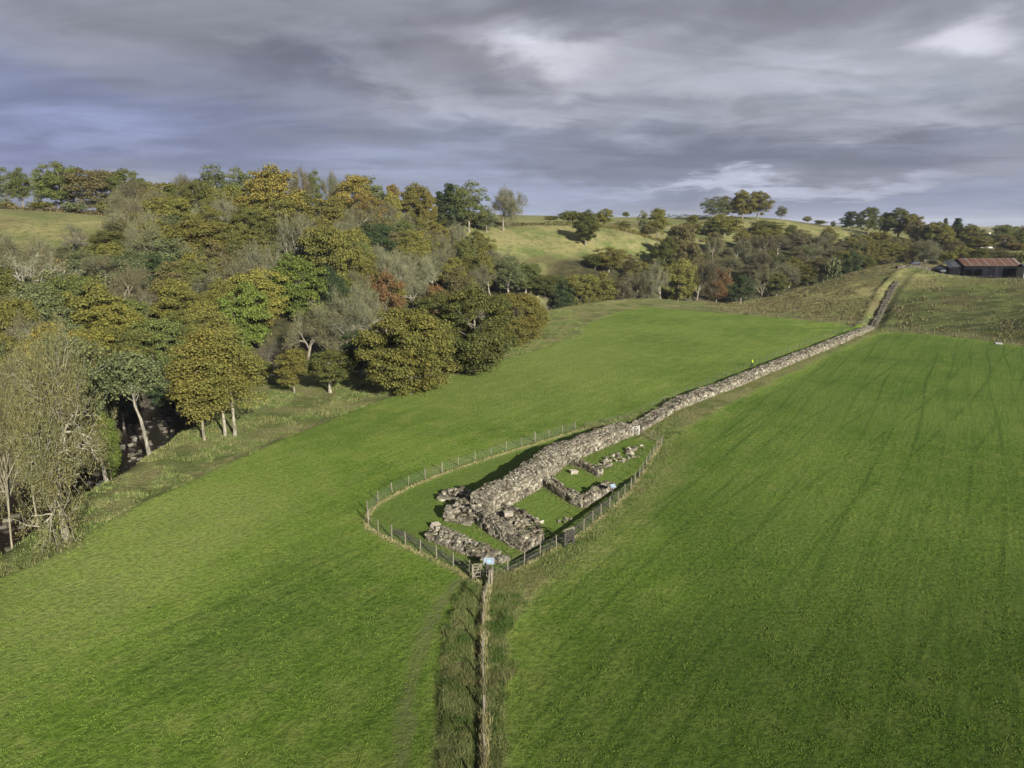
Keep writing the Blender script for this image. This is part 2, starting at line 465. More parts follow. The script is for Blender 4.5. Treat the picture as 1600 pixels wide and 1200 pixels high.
# ------------------------------------------------------------------ materials
def material(name, rough=0.9, spec=0.15):
    m = bpy.data.materials.new(name); m.use_nodes = True
    t = m.node_tree
    b = t.nodes['Principled BSDF']
    b.inputs['Roughness'].default_value = rough
    b.inputs['Specular IOR Level'].default_value = spec
    return m, NG(t), b
def flat(name, col, rough=0.8, spec=0.2, metal=0.0, var=0.25, scale=3.0):
    m, g, b = material(name, rough, spec)
    tcn = g.n('ShaderNodeTexCoord').outputs['Object']
    n = g.noise(tcn, scale, 5)
    g.put(b.inputs['Base Color'], g.mix(g.ramp(n, 0.3, 0.7), tuple(c * (1 - var) for c in col), tuple(min(1, c * (1 + var)) for c in col)))
    b.inputs['Metallic'].default_value = metal
    return m
def leaf_mat():
    m, g, b = material('leaves', 0.7, 0.12)
    oi = g.n('ShaderNodeObjectInfo')
    geo = g.n('ShaderNodeNewGeometry')
    tcn = g.n('ShaderNodeTexCoord').outputs['Object']
    big = g.noise(g.vec('ADD', tcn, g.cxyz(oi.outputs['Random'], oi.outputs['Random'], 0.0)), 0.30, 2)
    c = oi.outputs['Color']
    c1 = g.mix(g.ramp(geo.outputs['Random Per Island'], 0, 1), g.vec('MULTIPLY', c, (0.60, 0.62, 0.66)), g.vec('MULTIPLY', c, (1.40, 1.34, 1.25)))
    c2 = g.mix(g.ramp(big, 0.42, 0.68, 0, 0.5), c1, g.vec('MULTIPLY', c1, (1.22, 1.02, 0.85)))
    g.put(b.inputs['Base Color'], c2)
    tr = g.n('ShaderNodeBsdfTranslucent')
    g.put(tr.inputs[0], g.vec('MULTIPLY', c2, (1.0, 1.05, 0.75)))
    mx = g.n('ShaderNodeMixShader'); mx.inputs[0].default_value = 0.12
    g.t.links.new(b.outputs[0], mx.inputs[1]); g.t.links.new(tr.outputs[0], mx.inputs[2])
    g.t.links.new(mx.outputs[0], g.t.nodes['Material Output'].inputs[0])
    return m
def bark_mat():
    m, g, b = material('bark', 0.95, 0.05)
    oi = g.n('ShaderNodeObjectInfo')
    tcn = g.n('ShaderNodeTexCoord').outputs['Object']
    n = g.noise(g.vec('MULTIPLY', tcn, (3, 3, 0.7)), 1.6, 5)
    n2 = g.noise(tcn, 0.6, 3)
    c = oi.outputs['Color']
    c1 = g.mix(g.ramp(n, 0.35, 0.65), g.vec('MULTIPLY', c, (0.5, 0.5, 0.48)), g.vec('MULTIPLY', c, (1.15, 1.12, 1.08)))
    g.put(b.inputs['Base Color'], g.mix(g.ramp(n2, 0.52, 0.75, 0, 0.5), c1, (0.07, 0.085, 0.03)))
    return m
M_LEAF, M_BARK = leaf_mat(), bark_mat()
def stone_mat(name, tones, moss=0.38, bump=True):
    m, g, b = material(name, 0.92, 0.1)
    geo = g.n('ShaderNodeNewGeometry')
    tcn = g.n('ShaderNodeTexCoord').outputs['Object']
    rnd = geo.outputs['Random Per Island']
    cr = g.n('ShaderNodeValToRGB'); g.put(cr.inputs[0], rnd)
    el = cr.color_ramp.elements
    el[0].position = 0; el[0].color = (*tones[0], 1); el[1].position = 1; el[1].color = (*tones[-1], 1)
    for i, t in enumerate(tones[1:-1]):
        e = el.new((i + 1) / (len(tones) - 1)); e.color = (*t, 1)
    c = cr.outputs[0]
    n1 = g.noise(tcn, 4.0, 6); n2 = g.noise(tcn, 0.55, 4); n3 = g.noise(tcn, 1.7, 5, 0.65)
    c = g.mix(g.ramp(n1, 0.3, 0.7, 0, 0.6), c, g.vec('MULTIPLY', c, (0.55, 0.53, 0.5)))
    c = g.mix(g.ramp(n3, 0.56, 0.70, 0, 0.8), c, (0.40, 0.38, 0.31))      # pale lichen
    c = g.mix(g.ramp(n2, 0.50, 0.66, 0, 0.7), c, g.vec('MULTIPLY', c, (0.42, 0.37, 0.32)))
    if moss:
        nz = g.xyz(geo.outputs['Normal'])[2]
        mm = g.math('MULTIPLY', g.ramp(g.noise(tcn, 0.9, 5, 0.6), 0.52, 0.64), g.ramp(nz, 0.3, 0.8, 0, moss * 2))
        c = g.mix(mm, c, (0.075, 0.095, 0.03))
    g.put(b.inputs['Base Color'], c)
    if bump:
        bp = g.n('ShaderNodeBump'); bp.inputs['Strength'].default_value = 0.6; bp.inputs['Distance'].default_value = 0.04
        g.put(bp.inputs['Height'], g.noise(tcn, 9.0, 5)); g.t.links.new(bp.outputs[0], b.inputs['Normal'])
    return m
M_STONE = stone_mat('weathered_sandstone', [(0.040, 0.036, 0.028), (0.225, 0.202, 0.150), (0.100, 0.090, 0.068), (0.38, 0.350, 0.270), (0.052, 0.047, 0.036), (0.255, 0.228, 0.172), (0.14, 0.125, 0.095)])
M_DARKSTONE = stone_mat('dark_field_stone', [(0.05, 0.046, 0.038), (0.12, 0.11, 0.085), (0.08, 0.072, 0.055), (0.17, 0.155, 0.12)])
M_PALE = stone_mat('pale_dressed_stone', [(0.30, 0.27, 0.22), (0.38, 0.34, 0.28), (0.25, 0.225, 0.18)], 0.1)
M_CORE = flat('earth_and_mortar', (0.085, 0.075, 0.05), 1.0, 0.05, var=0.5, scale=2.0)
M_WOOD = flat('grey_fence_wood', (0.155, 0.138, 0.105), 0.85, 0.1, var=0.25, scale=6)
M_WIRE = flat('galvanised_wire', (0.35, 0.36, 0.36), 0.5, 0.4, 0.6)
M_WHITE = flat('white_panel', (0.22, 0.26, 0.30), 0.35, 0.4, var=0.05)
M_DARKWOOD = flat('dark_stained_post', (0.05, 0.045, 0.04), 0.8)
# ------------------------------------------------------------------ the ground: one sheet to the horizon
def axis(parts):
    r = []
    for a, b, st in parts:
        n = max(1, int(round((b - a) / st))); r += list(np.linspace(a, b, n, endpoint=False))
    r.append(parts[-1][1]); return np.array(r)
gx = axis([(-6000, -1500, 900), (-1500, -400, 110), (-400, -150, 12), (-150, -60, 1.6), (-60, -27, 0.9), (-27, 48, 0.38), (48, 200, 1.0), (200, 330, 2.5), (330, 700, 14), (700, 1500, 110), (1500, 6000, 900)])
gy = axis([(-3000, -300, 500), (-300, 10, 20), (10, 96, 0.38), (96, 290, 1.0), (290, 520, 2.4), (520, 1000, 20), (1000, 3000, 200), (3000, 8000, 1000)])
GX, GY = np.meshgrid(gx, gy)
GZ = hgt(GX, GY)
nx, ny = len(gx), len(gy)
idx = np.arange(nx * ny).reshape(ny, nx)
F = np.stack([idx[:-1, :-1], idx[:-1, 1:], idx[1:, 1:], idx[1:, :-1]], -1).reshape(-1, 4)
fx, fy = GX.ravel(), GY.ravel()
wob = 0.9 * fbm(fx / 3.0, fy / 3.0, 4)
s_l, s_r, s_e = sdf(fx, fy, FIELD_LEFT), sdf(fx, fy, FIELD_RIGHT), sdf(fx, fy, ENCLOSURE)
past = np.minimum(np.minimum(s_l, s_r), s_e)
d_h, side_h, _ = seg_dist(fx, fy, HEDGE)
d_riv, side_riv, _ = seg_dist(fx, fy, RIVER)
d_grav, _, _ = seg_dist(fx, fy, GRAVEL)
d_path, side_path, _ = seg_dist(fx, fy, PATHL)
d_enc, _, _ = seg_dist(fx, fy, ENCLOSURE + [ENCLOSURE[0]])
rough = sm(-0.5, 1.2, past + wob)
rough = np.maximum(rough, 0.9 * (1 - sm(0.15, 0.5, d_enc + 0.15 * wob)))
FAR_WALL = A((1000, 680), (1050, 645), (1065, 640), (1150, 607), (1200, 586), (1250, 565), (1300, 545), (1340, 527), (1375, 511))
d_fw, side_fw, _ = seg_dist(fx, fy, FAR_WALL)
rough = np.maximum(rough, 0.85 * (1 - sm(1.0, 3.2, d_fw + wob)) * (side_fw < 0))
# scruffy corner right of the enclosure
rough = np.maximum(rough, 0.55 * (1 - sm(1.5, 6.5, d_enc + 1.5 * wob)) * (s_r < 0))
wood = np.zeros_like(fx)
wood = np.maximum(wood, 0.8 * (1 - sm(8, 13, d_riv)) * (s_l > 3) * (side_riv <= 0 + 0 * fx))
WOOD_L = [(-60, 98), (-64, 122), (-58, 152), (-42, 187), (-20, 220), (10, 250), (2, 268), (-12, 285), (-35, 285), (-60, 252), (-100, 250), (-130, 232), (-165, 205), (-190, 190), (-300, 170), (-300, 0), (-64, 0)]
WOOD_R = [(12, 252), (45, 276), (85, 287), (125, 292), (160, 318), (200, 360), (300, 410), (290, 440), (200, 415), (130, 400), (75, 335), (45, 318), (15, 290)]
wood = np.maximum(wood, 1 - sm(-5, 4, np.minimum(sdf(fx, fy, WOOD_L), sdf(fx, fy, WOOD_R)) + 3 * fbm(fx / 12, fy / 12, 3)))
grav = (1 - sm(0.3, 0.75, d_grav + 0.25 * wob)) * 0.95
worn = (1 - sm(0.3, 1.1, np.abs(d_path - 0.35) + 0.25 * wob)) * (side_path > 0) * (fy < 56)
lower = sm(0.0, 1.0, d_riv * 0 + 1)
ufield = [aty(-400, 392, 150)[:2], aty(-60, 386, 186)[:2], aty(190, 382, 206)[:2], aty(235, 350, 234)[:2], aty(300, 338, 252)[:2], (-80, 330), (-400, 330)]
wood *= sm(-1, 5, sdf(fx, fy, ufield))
hillg = sm(10, 40, past) * (np.hypot(fx, fy) > 200)
mud = (1 - sm(7.0, 10.5, d_riv)) 
far_green = (sdf(fx, fy, [aty(760, 337, 480)[:2], aty(1030, 339, 480)[:2], (400, 3000), (-300, 3000)]) < 0) * 1.0
me = new_mesh('ground', np.stack([fx, fy, GZ.ravel()], -1), F, None, True)
def vattr(me, name, r, g_, b_):
    a = me.color_attributes.new(name, 'FLOAT_COLOR', 'POINT')
    a.data.foreach_set('color', np.stack([r, g_, b_, np.ones_like(r)], -1).astype(np.float32).ravel())
vattr(me, 'zone', rough, wood, grav)
vattr(me, 'zone_far', hillg, worn, mud)
patch = -0.62 * sm(-0.5, 3.5, -s_r) + 0.26 * (s_l < 0)  # sward tones, plus a sunlit patch and soft cloud shade painted into the turf
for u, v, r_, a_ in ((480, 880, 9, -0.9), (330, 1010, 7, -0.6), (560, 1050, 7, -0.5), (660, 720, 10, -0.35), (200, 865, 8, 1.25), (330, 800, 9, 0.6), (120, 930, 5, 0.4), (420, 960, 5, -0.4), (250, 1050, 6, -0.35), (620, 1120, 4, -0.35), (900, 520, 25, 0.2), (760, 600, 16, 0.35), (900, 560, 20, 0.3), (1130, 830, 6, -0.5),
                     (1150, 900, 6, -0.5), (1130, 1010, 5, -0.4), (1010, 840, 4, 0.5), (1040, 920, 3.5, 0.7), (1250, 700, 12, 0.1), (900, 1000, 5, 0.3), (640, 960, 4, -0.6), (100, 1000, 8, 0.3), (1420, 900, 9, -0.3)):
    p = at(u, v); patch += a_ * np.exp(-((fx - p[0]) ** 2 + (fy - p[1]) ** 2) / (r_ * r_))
enc_in = 1 - sm(-0.3, 0.4, s_e)
hedge_side = (1 - sm(2.6, 4.0, d_h)) * (fy < 62)
dark_slope = sm(0, 12, s_r) * sm(-1.5, 1.5, seg_dist(fx, fy, TRENCH)[1] * -1.0 * seg_dist(fx, fy, TRENCH)[0] - 1) * (fx > 85) * (fy > 160) * (1 - sm(225, 262, fy))  # darker green and brown ground right of the track, below the barn
spots = 0 * fx
for u, v, r_ in ((1130, 770, 4), (1080, 800, 3), (1170, 830, 4), (1200, 855, 3), (1090, 860, 3.5), (1150, 880, 2.5), (1240, 840, 3), (1150, 705, 5), (60, 1110, 2.5), (100, 1050, 2.5), (30, 1130, 2), (190, 960, 3), (260, 985, 2), (640, 730, 4), (860, 620, 7), (1010, 760, 2.5)):
    p = at(u, v); spots = np.maximum(spots, np.exp(-((fx - p[0]) ** 2 + (fy - p[1]) ** 2) / (r_ * r_)))
vattr(me, 'slope', np.clip(dark_slope, 0, 1), spots, 0 * fx)
vattr(me, 'sward_and_light', patch * 0.5 + 0.5, enc_in, far_green)

m, g, b = material('turf', 0.95, 0.08)
geo = g.n('ShaderNodeNewGeometry')
Pp = geo.outputs['Position']
def attr(name):
    a = g.n('ShaderNodeAttribute'); a.attribute_name = name
    s = g.n('ShaderNodeSeparateColor'); g.put(s.inputs[0], a.outputs['Color']); return s.outputs
z1, z2, z3 = attr('zone'), attr('zone_far'), attr('sward_and_light')
x_, y_, z_ = g.xyz(Pp)
# coordinates along and across the mowing lines
across = g.math('SUBTRACT', g.math('MULTIPLY', x_, 0.84), g.math('MULTIPLY', y_, 0.54))
along = g.math('ADD', g.math('MULTIPLY', x_, 0.54), g.math('MULTIPLY', y_, 0.84))
PS = g.cxyz(across, g.math('MULTIPLY', along, 0.07), 0.0)
nA = g.noise(Pp, 0.045, 4, 0.5)
nB = g.noise(Pp, 0.35, 5, 0.6)
nC = g.noise(Pp, 2.4, 6, 0.65)
nD = g.noise(Pp, 9.0, 4, 0.7)
nS = g.noise(PS, 0.55, 4, 0.55)
nS2 = g.noise(g.vec('ADD', PS, (31, 2, 0)), 2.2, 3, 0.5)
lush, pale, yell = (0.096, 0.156, 0.020), (0.140, 0.200, 0.034), (0.184, 0.214, 0.052)
c = g.mix(g.ramp(nA, 0.38, 0.60), lush, pale)
c = g.mix(g.ramp(nB, 0.44, 0.66, 0, 0.65), c, yell)
c = g.mix(g.ramp(g.noise(Pp, 0.13, 4, 0.6), 0.52, 0.66, 0, 0.5), c, g.vec('MULTIPLY', c, (0.68, 0.76, 0.6)))
c = g.mix(g.ramp(nS, 0.42, 0.60, 0.0, 0.38), c, g.vec('MULTIPLY', c, (0.62, 0.72, 0.6)))
ph = g.math('ADD', g.math('MULTIPLY', across, 2.0), g.math('MULTIPLY', g.noise(Pp, 0.018, 1), 8.0))
tram = g.ramp(g.math('SINE', ph), 0.80, 0.99)
ph2 = g.math('ADD', g.math('MULTIPLY', g.math('ADD', across, g.math('MULTIPLY', along, -0.14)), 1.2), g.math('MULTIPLY', g.noise(Pp, 0.015, 1), 8.0))
tram2 = g.ramp(g.math('SINE', ph2), 0.92, 1.0)
tram = g.math('MULTIPLY', g.math('MAXIMUM', tram, tram2), g.ramp(g.noise(PS, 0.35, 5, 0.6), 0.40, 0.58, 0.1, 1.0))
c = g.mix(g.math('MULTIPLY', tram, g.ramp(z3[0], 0.5, 0.25, 0.20, 0.85)), c, g.vec('MULTIPLY', c, (0.50, 0.60, 0.45)))
c = g.mix(g.ramp(nS2, 0.52, 0.66, 0.0, 0.30), c, g.vec('MULTIPLY', c, (0.55, 0.66, 0.5)))
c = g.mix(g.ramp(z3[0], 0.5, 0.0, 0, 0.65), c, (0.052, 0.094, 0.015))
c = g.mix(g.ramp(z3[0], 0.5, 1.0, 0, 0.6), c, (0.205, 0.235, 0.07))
c = g.mix(g.ramp(nC, 0.42, 0.62, 0.0, 0.75), c, g.vec('MULTIPLY', c, (0.50, 0.58, 0.46)))
c = g.mix(g.ramp(nD, 0.45, 0.72, 0.0, 0.6), c, g.vec('MULTIPLY', c, (1.6, 1.42, 1.6)))
# hoof marks and dung: small dark spots in loose drifts
vo = g.n('ShaderNodeTexVoronoi'); g.put(vo.inputs['Vector'], g.vec('MULTIPLY', Pp, (1.25, 1.0, 0.2))); vo.inputs['Scale'].default_value = 0.95
spot = g.ramp(vo.outputs['Distance'], 0.20, 0.12)
drift = g.math('MULTIPLY', g.ramp(g.noise(Pp, 0.075, 3, 0.6), 0.56, 0.62), g.ramp(g.noise(Pp, 0.6, 3), 0.50, 0.56))
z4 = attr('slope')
drift = g.math('MULTIPLY', g.ramp(z4[1], 0.15, 0.7), g.ramp(g.noise(Pp, 0.7, 3), 0.44, 0.52))
c = g.mix(g.math('MULTIPLY', g.math('MULTIPLY', spot, drift), 0.8), c, (0.018, 0.026, 0.010))
# the kept lawn inside the fence
c = g.mix(g.math('MULTIPLY', z3[1], 0.75), c, g.mix(g.ramp(nC, 0.35, 0.65), (0.062, 0.110, 0.017), (0.118, 0.155, 0.036)))
# far bright pasture
c = g.mix(z3[2], c, (0.15, 0.195, 0.052))
# rough grass: straw, olive and rust
nR = g.noise(Pp, 0.16, 5, 0.62)
r1 = g.mix(g.ramp(nR, 0.36, 0.62), (0.105, 0.135, 0.035), (0.215, 0.205, 0.085))
r1 = g.mix(g.ramp(nC, 0.40, 0.66, 0, 0.6), r1, (0.065, 0.070, 0.024))
r1 = g.mix(g.ramp(nB, 0.56, 0.70, 0, 0.55), r1, (0.30, 0.26, 0.13))
hill_n = g.noise(g.vec('MULTIPLY', Pp, (1, 1, 3)), 0.055, 6, 0.66)
h1 = g.mix(g.ramp(hill_n, 0.36, 0.60), (0.125, 0.155, 0.045), (0.245, 0.225, 0.095))
h1 = g.mix(g.ramp(g.noise(Pp, 0.028, 4, 0.6), 0.50, 0.62, 0, 0.75), h1, (0.120, 0.098, 0.050))
h1 = g.mix(g.ramp(g.noise(Pp, 0.5, 5, 0.7), 0.48, 0.66, 0, 0.7), h1, (0.070, 0.072, 0.028))
h1 = g.mix(g.ramp(z_, 27.5, 32.5, 0, 0.6), h1, (0.170, 0.178, 0.075))
rr = g.mix(z2[0], r1, h1)
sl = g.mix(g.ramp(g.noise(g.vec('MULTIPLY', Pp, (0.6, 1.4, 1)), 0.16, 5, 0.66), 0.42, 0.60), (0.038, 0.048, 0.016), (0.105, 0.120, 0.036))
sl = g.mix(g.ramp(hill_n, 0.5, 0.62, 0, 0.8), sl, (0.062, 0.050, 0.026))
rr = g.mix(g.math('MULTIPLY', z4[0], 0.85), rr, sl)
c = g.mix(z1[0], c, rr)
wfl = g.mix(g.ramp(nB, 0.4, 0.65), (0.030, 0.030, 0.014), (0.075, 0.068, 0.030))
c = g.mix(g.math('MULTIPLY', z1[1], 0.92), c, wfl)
c = g.mix(g.math('MULTIPLY', z2[1], 0.6), c, g.mix(g.ramp(nC, 0.4, 0.6), (0.085, 0.095, 0.036), (0.150, 0.155, 0.070)))
c = g.mix(g.math('MULTIPLY', z1[2], g.ramp(nC, 0.3, 0.55, 0.45, 1.0)), c, (0.070, 0.066, 0.052))
c = g.mix(g.math('MULTIPLY', z2[2], 0.9), c, g.mix(g.ramp(nC, 0.4, 0.6), (0.03, 0.026, 0.020), (0.10, 0.088, 0.072)))
g.put(b.inputs['Base Color'], c)
bp = g.n('ShaderNodeBump'); bp.inputs['Strength'].default_value = 1.0; bp.inputs['Distance'].default_value = 0.22
hh = g.math('ADD', g.math('MULTIPLY', nC, g.math('ADD', g.math('MULTIPLY', z1[0], 2.0), 1.0)), g.math('MULTIPLY', nD, 0.35))
hh = g.math('ADD', hh, g.math('MULTIPLY', nS2, 0.35))
g.put(bp.inputs['Height'], hh); g.t.links.new(bp.outputs[0], b.inputs['Normal'])
me.materials.append(m)
gr = link('ground', me); tag(gr, 'rolling green pasture and rough hillside', None, None, 'structure')
M_TURF = m

# river
riv = MB()
pts = np.array(RIVER, float)
t = np.linspace(0, len(pts) - 1, 90)
px = np.interp(t, np.arange(len(pts)), pts[:, 0]); py = np.interp(t, np.arange(len(pts)), pts[:, 1])
tx, ty = np.gradient(px), np.gradient(py); l = np.hypot(tx, ty); nxn, nyn = -ty / l, tx / l
off = np.linspace(-9.5, 9.5, 16)
V = np.stack([px[:, None] + nxn[:, None] * off, py[:, None] + nyn[:, None] * off, np.full((90, 16), -4.75)], -1).reshape(-1, 3)
ii = np.arange(90 * 16).reshape(90, 16)
riv.add(V, np.stack([ii[:-1, :-1], ii[:-1, 1:], ii[1:, 1:], ii[1:, :-1]], -1).reshape(-1, 4))
m, g, b = material('peaty_water', 0.12, 0.5)
tcn = g.n('ShaderNodeNewGeometry').outputs['Position']
foam = g.ramp(g.noise(g.vec('MULTIPLY', tcn, (0.6, 1.0, 1)), 1.1, 7, 0.72), 0.60, 0.70)
g.put(b.inputs['Base Color'], g.mix(foam, (0.014, 0.010, 0.008), (0.16, 0.15, 0.16)))
bp = g.n('ShaderNodeBump'); bp.inputs['Strength'].default_value = 0.5; bp.inputs['Distance'].default_value = 0.15
g.put(bp.inputs['Height'], g.noise(tcn, 1.6, 4)); g.t.links.new(bp.outputs[0], b.inputs['Normal'])
tag(riv.build('river', m, None, True), 'dark peaty river under the trees', None, None, 'structure')
# river stones
# ------------------------------------------------------------------ tree prototypes (unit: metres, height Hp, base at the origin)
def leaves_mesh(P, N, size, rng, aspect=1.0):
    """small quads at P facing roughly N"""
    n = len(P)
    N = N / (np.linalg.norm(N, axis=1)[:, None] + 1e-9)
    t = rng.normal(size=(n, 3)); t -= (t * N).sum(1)[:, None] * N; t /= np.linalg.norm(t, axis=1)[:, None] + 1e-9
    bb = np.cross(N, t)
    s = size * rng.uniform(0.35, 1.5, n)[:, None] ** 1.1 * 0.5
    bend = N * s * 0.35
    V = np.stack([P - t * s * aspect, P - bb * s * 0.8 + bend, P + t * s * aspect, P + bb * s * 0.8 + bend], 1).reshape(-1, 3)
    return V, np.arange(4 * n).reshape(n, 4)
def branches(rng, mb, p, d, length, r, depth, maxd, tips, spread=0.6, up=0.15, nsub=4, k0=6, gnarl=0.12):
    n = 5 if depth == 0 else 4
    pts = [np.array(p, float)]; dd = np.array(d, float)
    for i in range(n):
        dd = dd + rng.normal(size=3) * gnarl; dd[2] += up * 0.35; dd /= np.linalg.norm(dd)
        pts.append(pts[-1] + dd * length / n)
    pts = np.array(pts)
    rad = np.linspace(r, r * (0.52 if depth < maxd else 0.25), n + 1)
    mb.tube(pts, rad, max(3, k0 - depth), cap=False)
    if depth >= maxd:
        tips.append((pts[-1], dd)); tips.append((pts[2], dd)); return
    for i in range(nsub):
        f = 0.35 + 0.65 * (i + 0.6 * rng.rand()) / nsub if depth else 0.45 + 0.55 * (i + 0.5 * rng.rand()) / nsub
        f = min(f, 1.0)
        q = pts[0] * 0; fi = f * n; i0 = min(int(fi), n - 1); q = pts[i0] * (1 - (fi - i0)) + pts[i0 + 1] * (fi - i0)
        side = rng.normal(size=3); side -= side.dot(dd) * dd; side /= np.linalg.norm(side)
        nd = dd * (1 - spread * 0.55) + side * spread * rng.uniform(0.75, 1.25); nd[2] += up; nd /= np.linalg.norm(nd)
        branches(rng, mb, q, nd, length * rng.uniform(0.55, 0.8), r * (0.62 - 0.22 * f), depth + 1, maxd, tips, spread, up, nsub, k0, gnarl)
def clumps(rng, Hh, Wd, cb, n, rc, flat_=1.0, shell=0.45, power=1.0):
    """clump centres in an uneven egg between heights cb and Hh"""
    C = []
    a, cz, hz = Wd / 2, (Hh + cb) / 2, (Hh - cb) / 2
    ph = rng.uniform(0, 6.28, 3)
    while len(C) < n:
        d = rng.normal(size=3); d /= np.linalg.norm(d)
        f = rng.uniform(shell, 1.0) ** power
        az = math.atan2(d[1], d[0])
        lob = 1 + 0.14 * math.sin(2 * az + ph[0]) + 0.10 * math.sin(3 * az + ph[1] + 2 * d[2]) + 0.08 * math.sin(5 * d[2] + ph[2])
        e = 1.0 if d[2] > 0 else 0.92
        C.append([d[0] * (a - rc * 0.8) * f * lob, d[1] * (a - rc * 0.8) * f * lob, cz + d[2] * (hz - rc * 0.7) * f * e * (0.9 + 0.1 * lob)])
    return np.array(C)
def make_leafy(seed, Hh, Wd, cb, ncl, rc, nleaf, lsize, shell=0.5, trunk_r=0.32, lean=(0, 0), vis=0.75, squash=0.8, nstem=1, rough=0.55):
    rng = np.random.RandomState(seed)
    C = clumps(rng, Hh, Wd, cb, ncl, rc, shell=shell)
    C[:, 0] += lean[0]; C[:, 1] += lean[1]
    P = []; N = []
    rr = rc * rng.uniform(0.6, 1.3, ncl)
    per = nleaf // ncl
    for c, r_ in zip(C, rr):
        m_ = int(per * (r_ / rc) ** 1.6) + 3
        d = rng.normal(size=(m_, 3)); d[:, 2] = np.where(d[:, 2] < -0.25, -d[:, 2] * 0.8, d[:, 2]); d /= np.linalg.norm(d, axis=1)[:, None]
        rad = r_ * rng.uniform(0.45, 1.30, m_)
        P.append(c + d * rad[:, None] * np.array([1, 1, squash])); N.append(d + rng.normal(size=(m_, 3)) * rough + np.array([0, 0, 0.15]))
    P = np.vstack(P); N = np.vstack(N)
    V, Q = leaves_mesh(P, N, lsize, rng)
    lm = new_mesh('crown', V, Q, M_LEAF)
    mb = MB()
    for s_ in range(nstem):
        off = np.array([0, 0, 0]) if nstem == 1 else np.array([(s_ - 0.5) * 0.9, 0.1 * s_, 0])
        top = np.array([lean[0] * 0.9, lean[1] * 0.9, Hh * 0.78]) + off
        nn = 8; tt = np.linspace(0, 1, nn)[:, None]
        pts = off + tt * (top - off) + np.array([lean[0], lean[1], 0]) * 0 + rng.normal(size=(nn, 3)) * 0.12 * tt * np.array([1, 1, 0])
        pts[0, 2] -= 0.6
        mb.tube(pts, trunk_r * np.array([1.35, 0.95, 0.85, 0.75, 0.6, 0.45, 0.3, 0.15]), 8)
        for i in rng.permutation(len(C))[:min(len(C), 26 // nstem)]:
            h0 = min(max(cb + rng.rand() * Hh * 0.15, C[i][2] * rng.uniform(0.55, 0.9)), Hh * 0.75)
            f = h0 / (Hh * 0.78)
            p0 = off + (top - off) * f; mid = (p0 + C[i]) / 2 + np.array([0, 0, -0.3 + 0.5 * rng.rand()])
            mb.tube([p0, mid, C[i]], [trunk_r * 0.22, trunk_r * 0.13, 0.02], 5, cap=False)
    return mb.mesh('trunk', M_BARK), lm
def make_bare(seed, Hh, nst, spread, up, nsub, maxd, twigs, tsize, leaf=0, trunk_r=0.3, gnarl=0.12, lean=(0, 0), lsz=0.3, first=0.42):
    rng = np.random.RandomState(seed)
    mb = MB(); tips = []
    for s_ in range(nst):
        a = rng.uniform(0, 6.28); tl = 0.0 if nst == 1 else 0.28
        d = np.array([math.cos(a) * tl + lean[0], math.sin(a) * tl + lean[1], 1.0]); d /= np.linalg.norm(d)
        p = np.array([math.cos(a), math.sin(a), 0]) * (0.25 if nst > 1 else 0) + np.array([0, 0, -0.4])
        branches(rng, mb, p, d, Hh * first, trunk_r, 0, maxd, tips, spread, up, nsub, 8, gnarl)
    tp = np.array([t[0] for t in tips]); td = np.array([t[1] for t in tips])
    # scale to the wanted height
    k = Hh / max(tp[:, 2].max(), 0.1)
    for i in range(len(mb.V)): mb.V[i] = mb.V[i] * k
    tp = tp * k
    tm = mb.mesh('trunk', M_BARK)
    # twig sprays: slivers fanning out of every branch end
    n = twigs
    i = rng.randint(0, len(tp), n)
    P = tp[i] + rng.normal(size=(n, 3)) * tsize * 0.55
    dr = td[i] + rng.normal(size=(n, 3)) * 0.55; dr[:, 2] += 0.25; dr /= np.linalg.norm(dr, axis=1)[:, None]
    sd2 = np.cross(dr, rng.normal(size=(n, 3))); sd2 /= np.linalg.norm(sd2, axis=1)[:, None] + 1e-9
    L = tsize * rng.uniform(0.5, 1.4, n)[:, None]; w = 0.018 * (1 + tsize)
    V = np.stack([P - sd2 * w, P + sd2 * w, P + dr * L], 1).reshape(-1, 3)
    Fs = [np.arange(3 * n).reshape(n, 3)]
    if leaf:
        i = rng.randint(0, len(tp), leaf)
        LP = tp[i] + rng.normal(size=(leaf, 3)) * tsize * 0.6
        V2, Q2 = leaves_mesh(LP, rng.normal(size=(leaf, 3)) + np.array([0.2, -0.6, 0.6]), lsz, rng)
        Fs.append(Q2 + len(V)); V = np.vstack([V, V2])
    return tm, new_mesh('crown', V, Fs, M_LEAF)
def make_conifer(seed, Hh, Wd):
    rng = np.random.RandomState(seed); mb = MB()
    mb.tube([(0, 0, -0.4), (0.1, 0, Hh * 0.5), (0, 0.1, Hh * 0.98)], [0.32, 0.2, 0.04], 7)
    P = []; N = []
    z = Hh * 0.12
    while z < Hh * 0.99:
        rad = Wd / 2 * (1 - (z / Hh) ** 1.5) * rng.uniform(0.7, 1.15) + 0.3
        for j in range(6):
            a = rng.uniform(0, 6.28); L = rad * rng.uniform(0.65, 1.1)
            mb.tube([(0, 0, z), (math.cos(a) * L, math.sin(a) * L, z + 0.12 * L)], [0.07, 0.02], 3, cap=False)
            m_ = int(46 * (L / 2 + 0.4)); f = rng.uniform(0.2, 1.0, m_)
            q = np.stack([math.cos(a) * L * f, math.sin(a) * L * f, z + 0.12 * L * f], -1) + rng.normal(size=(m_, 3)) * np.array([0.4, 0.4, 0.2])
            P.append(q); N.append(rng.normal(size=(m_, 3)) * 0.6 + np.array([math.cos(a) * .5, math.sin(a) * .5, 0.7]))
        z += Hh * 0.045
    V, Q = leaves_mesh(np.vstack(P), np.vstack(N), 0.42, rng)
    return mb.mesh('trunk', M_BARK), new_mesh('crown', V, Q, M_LEAF)

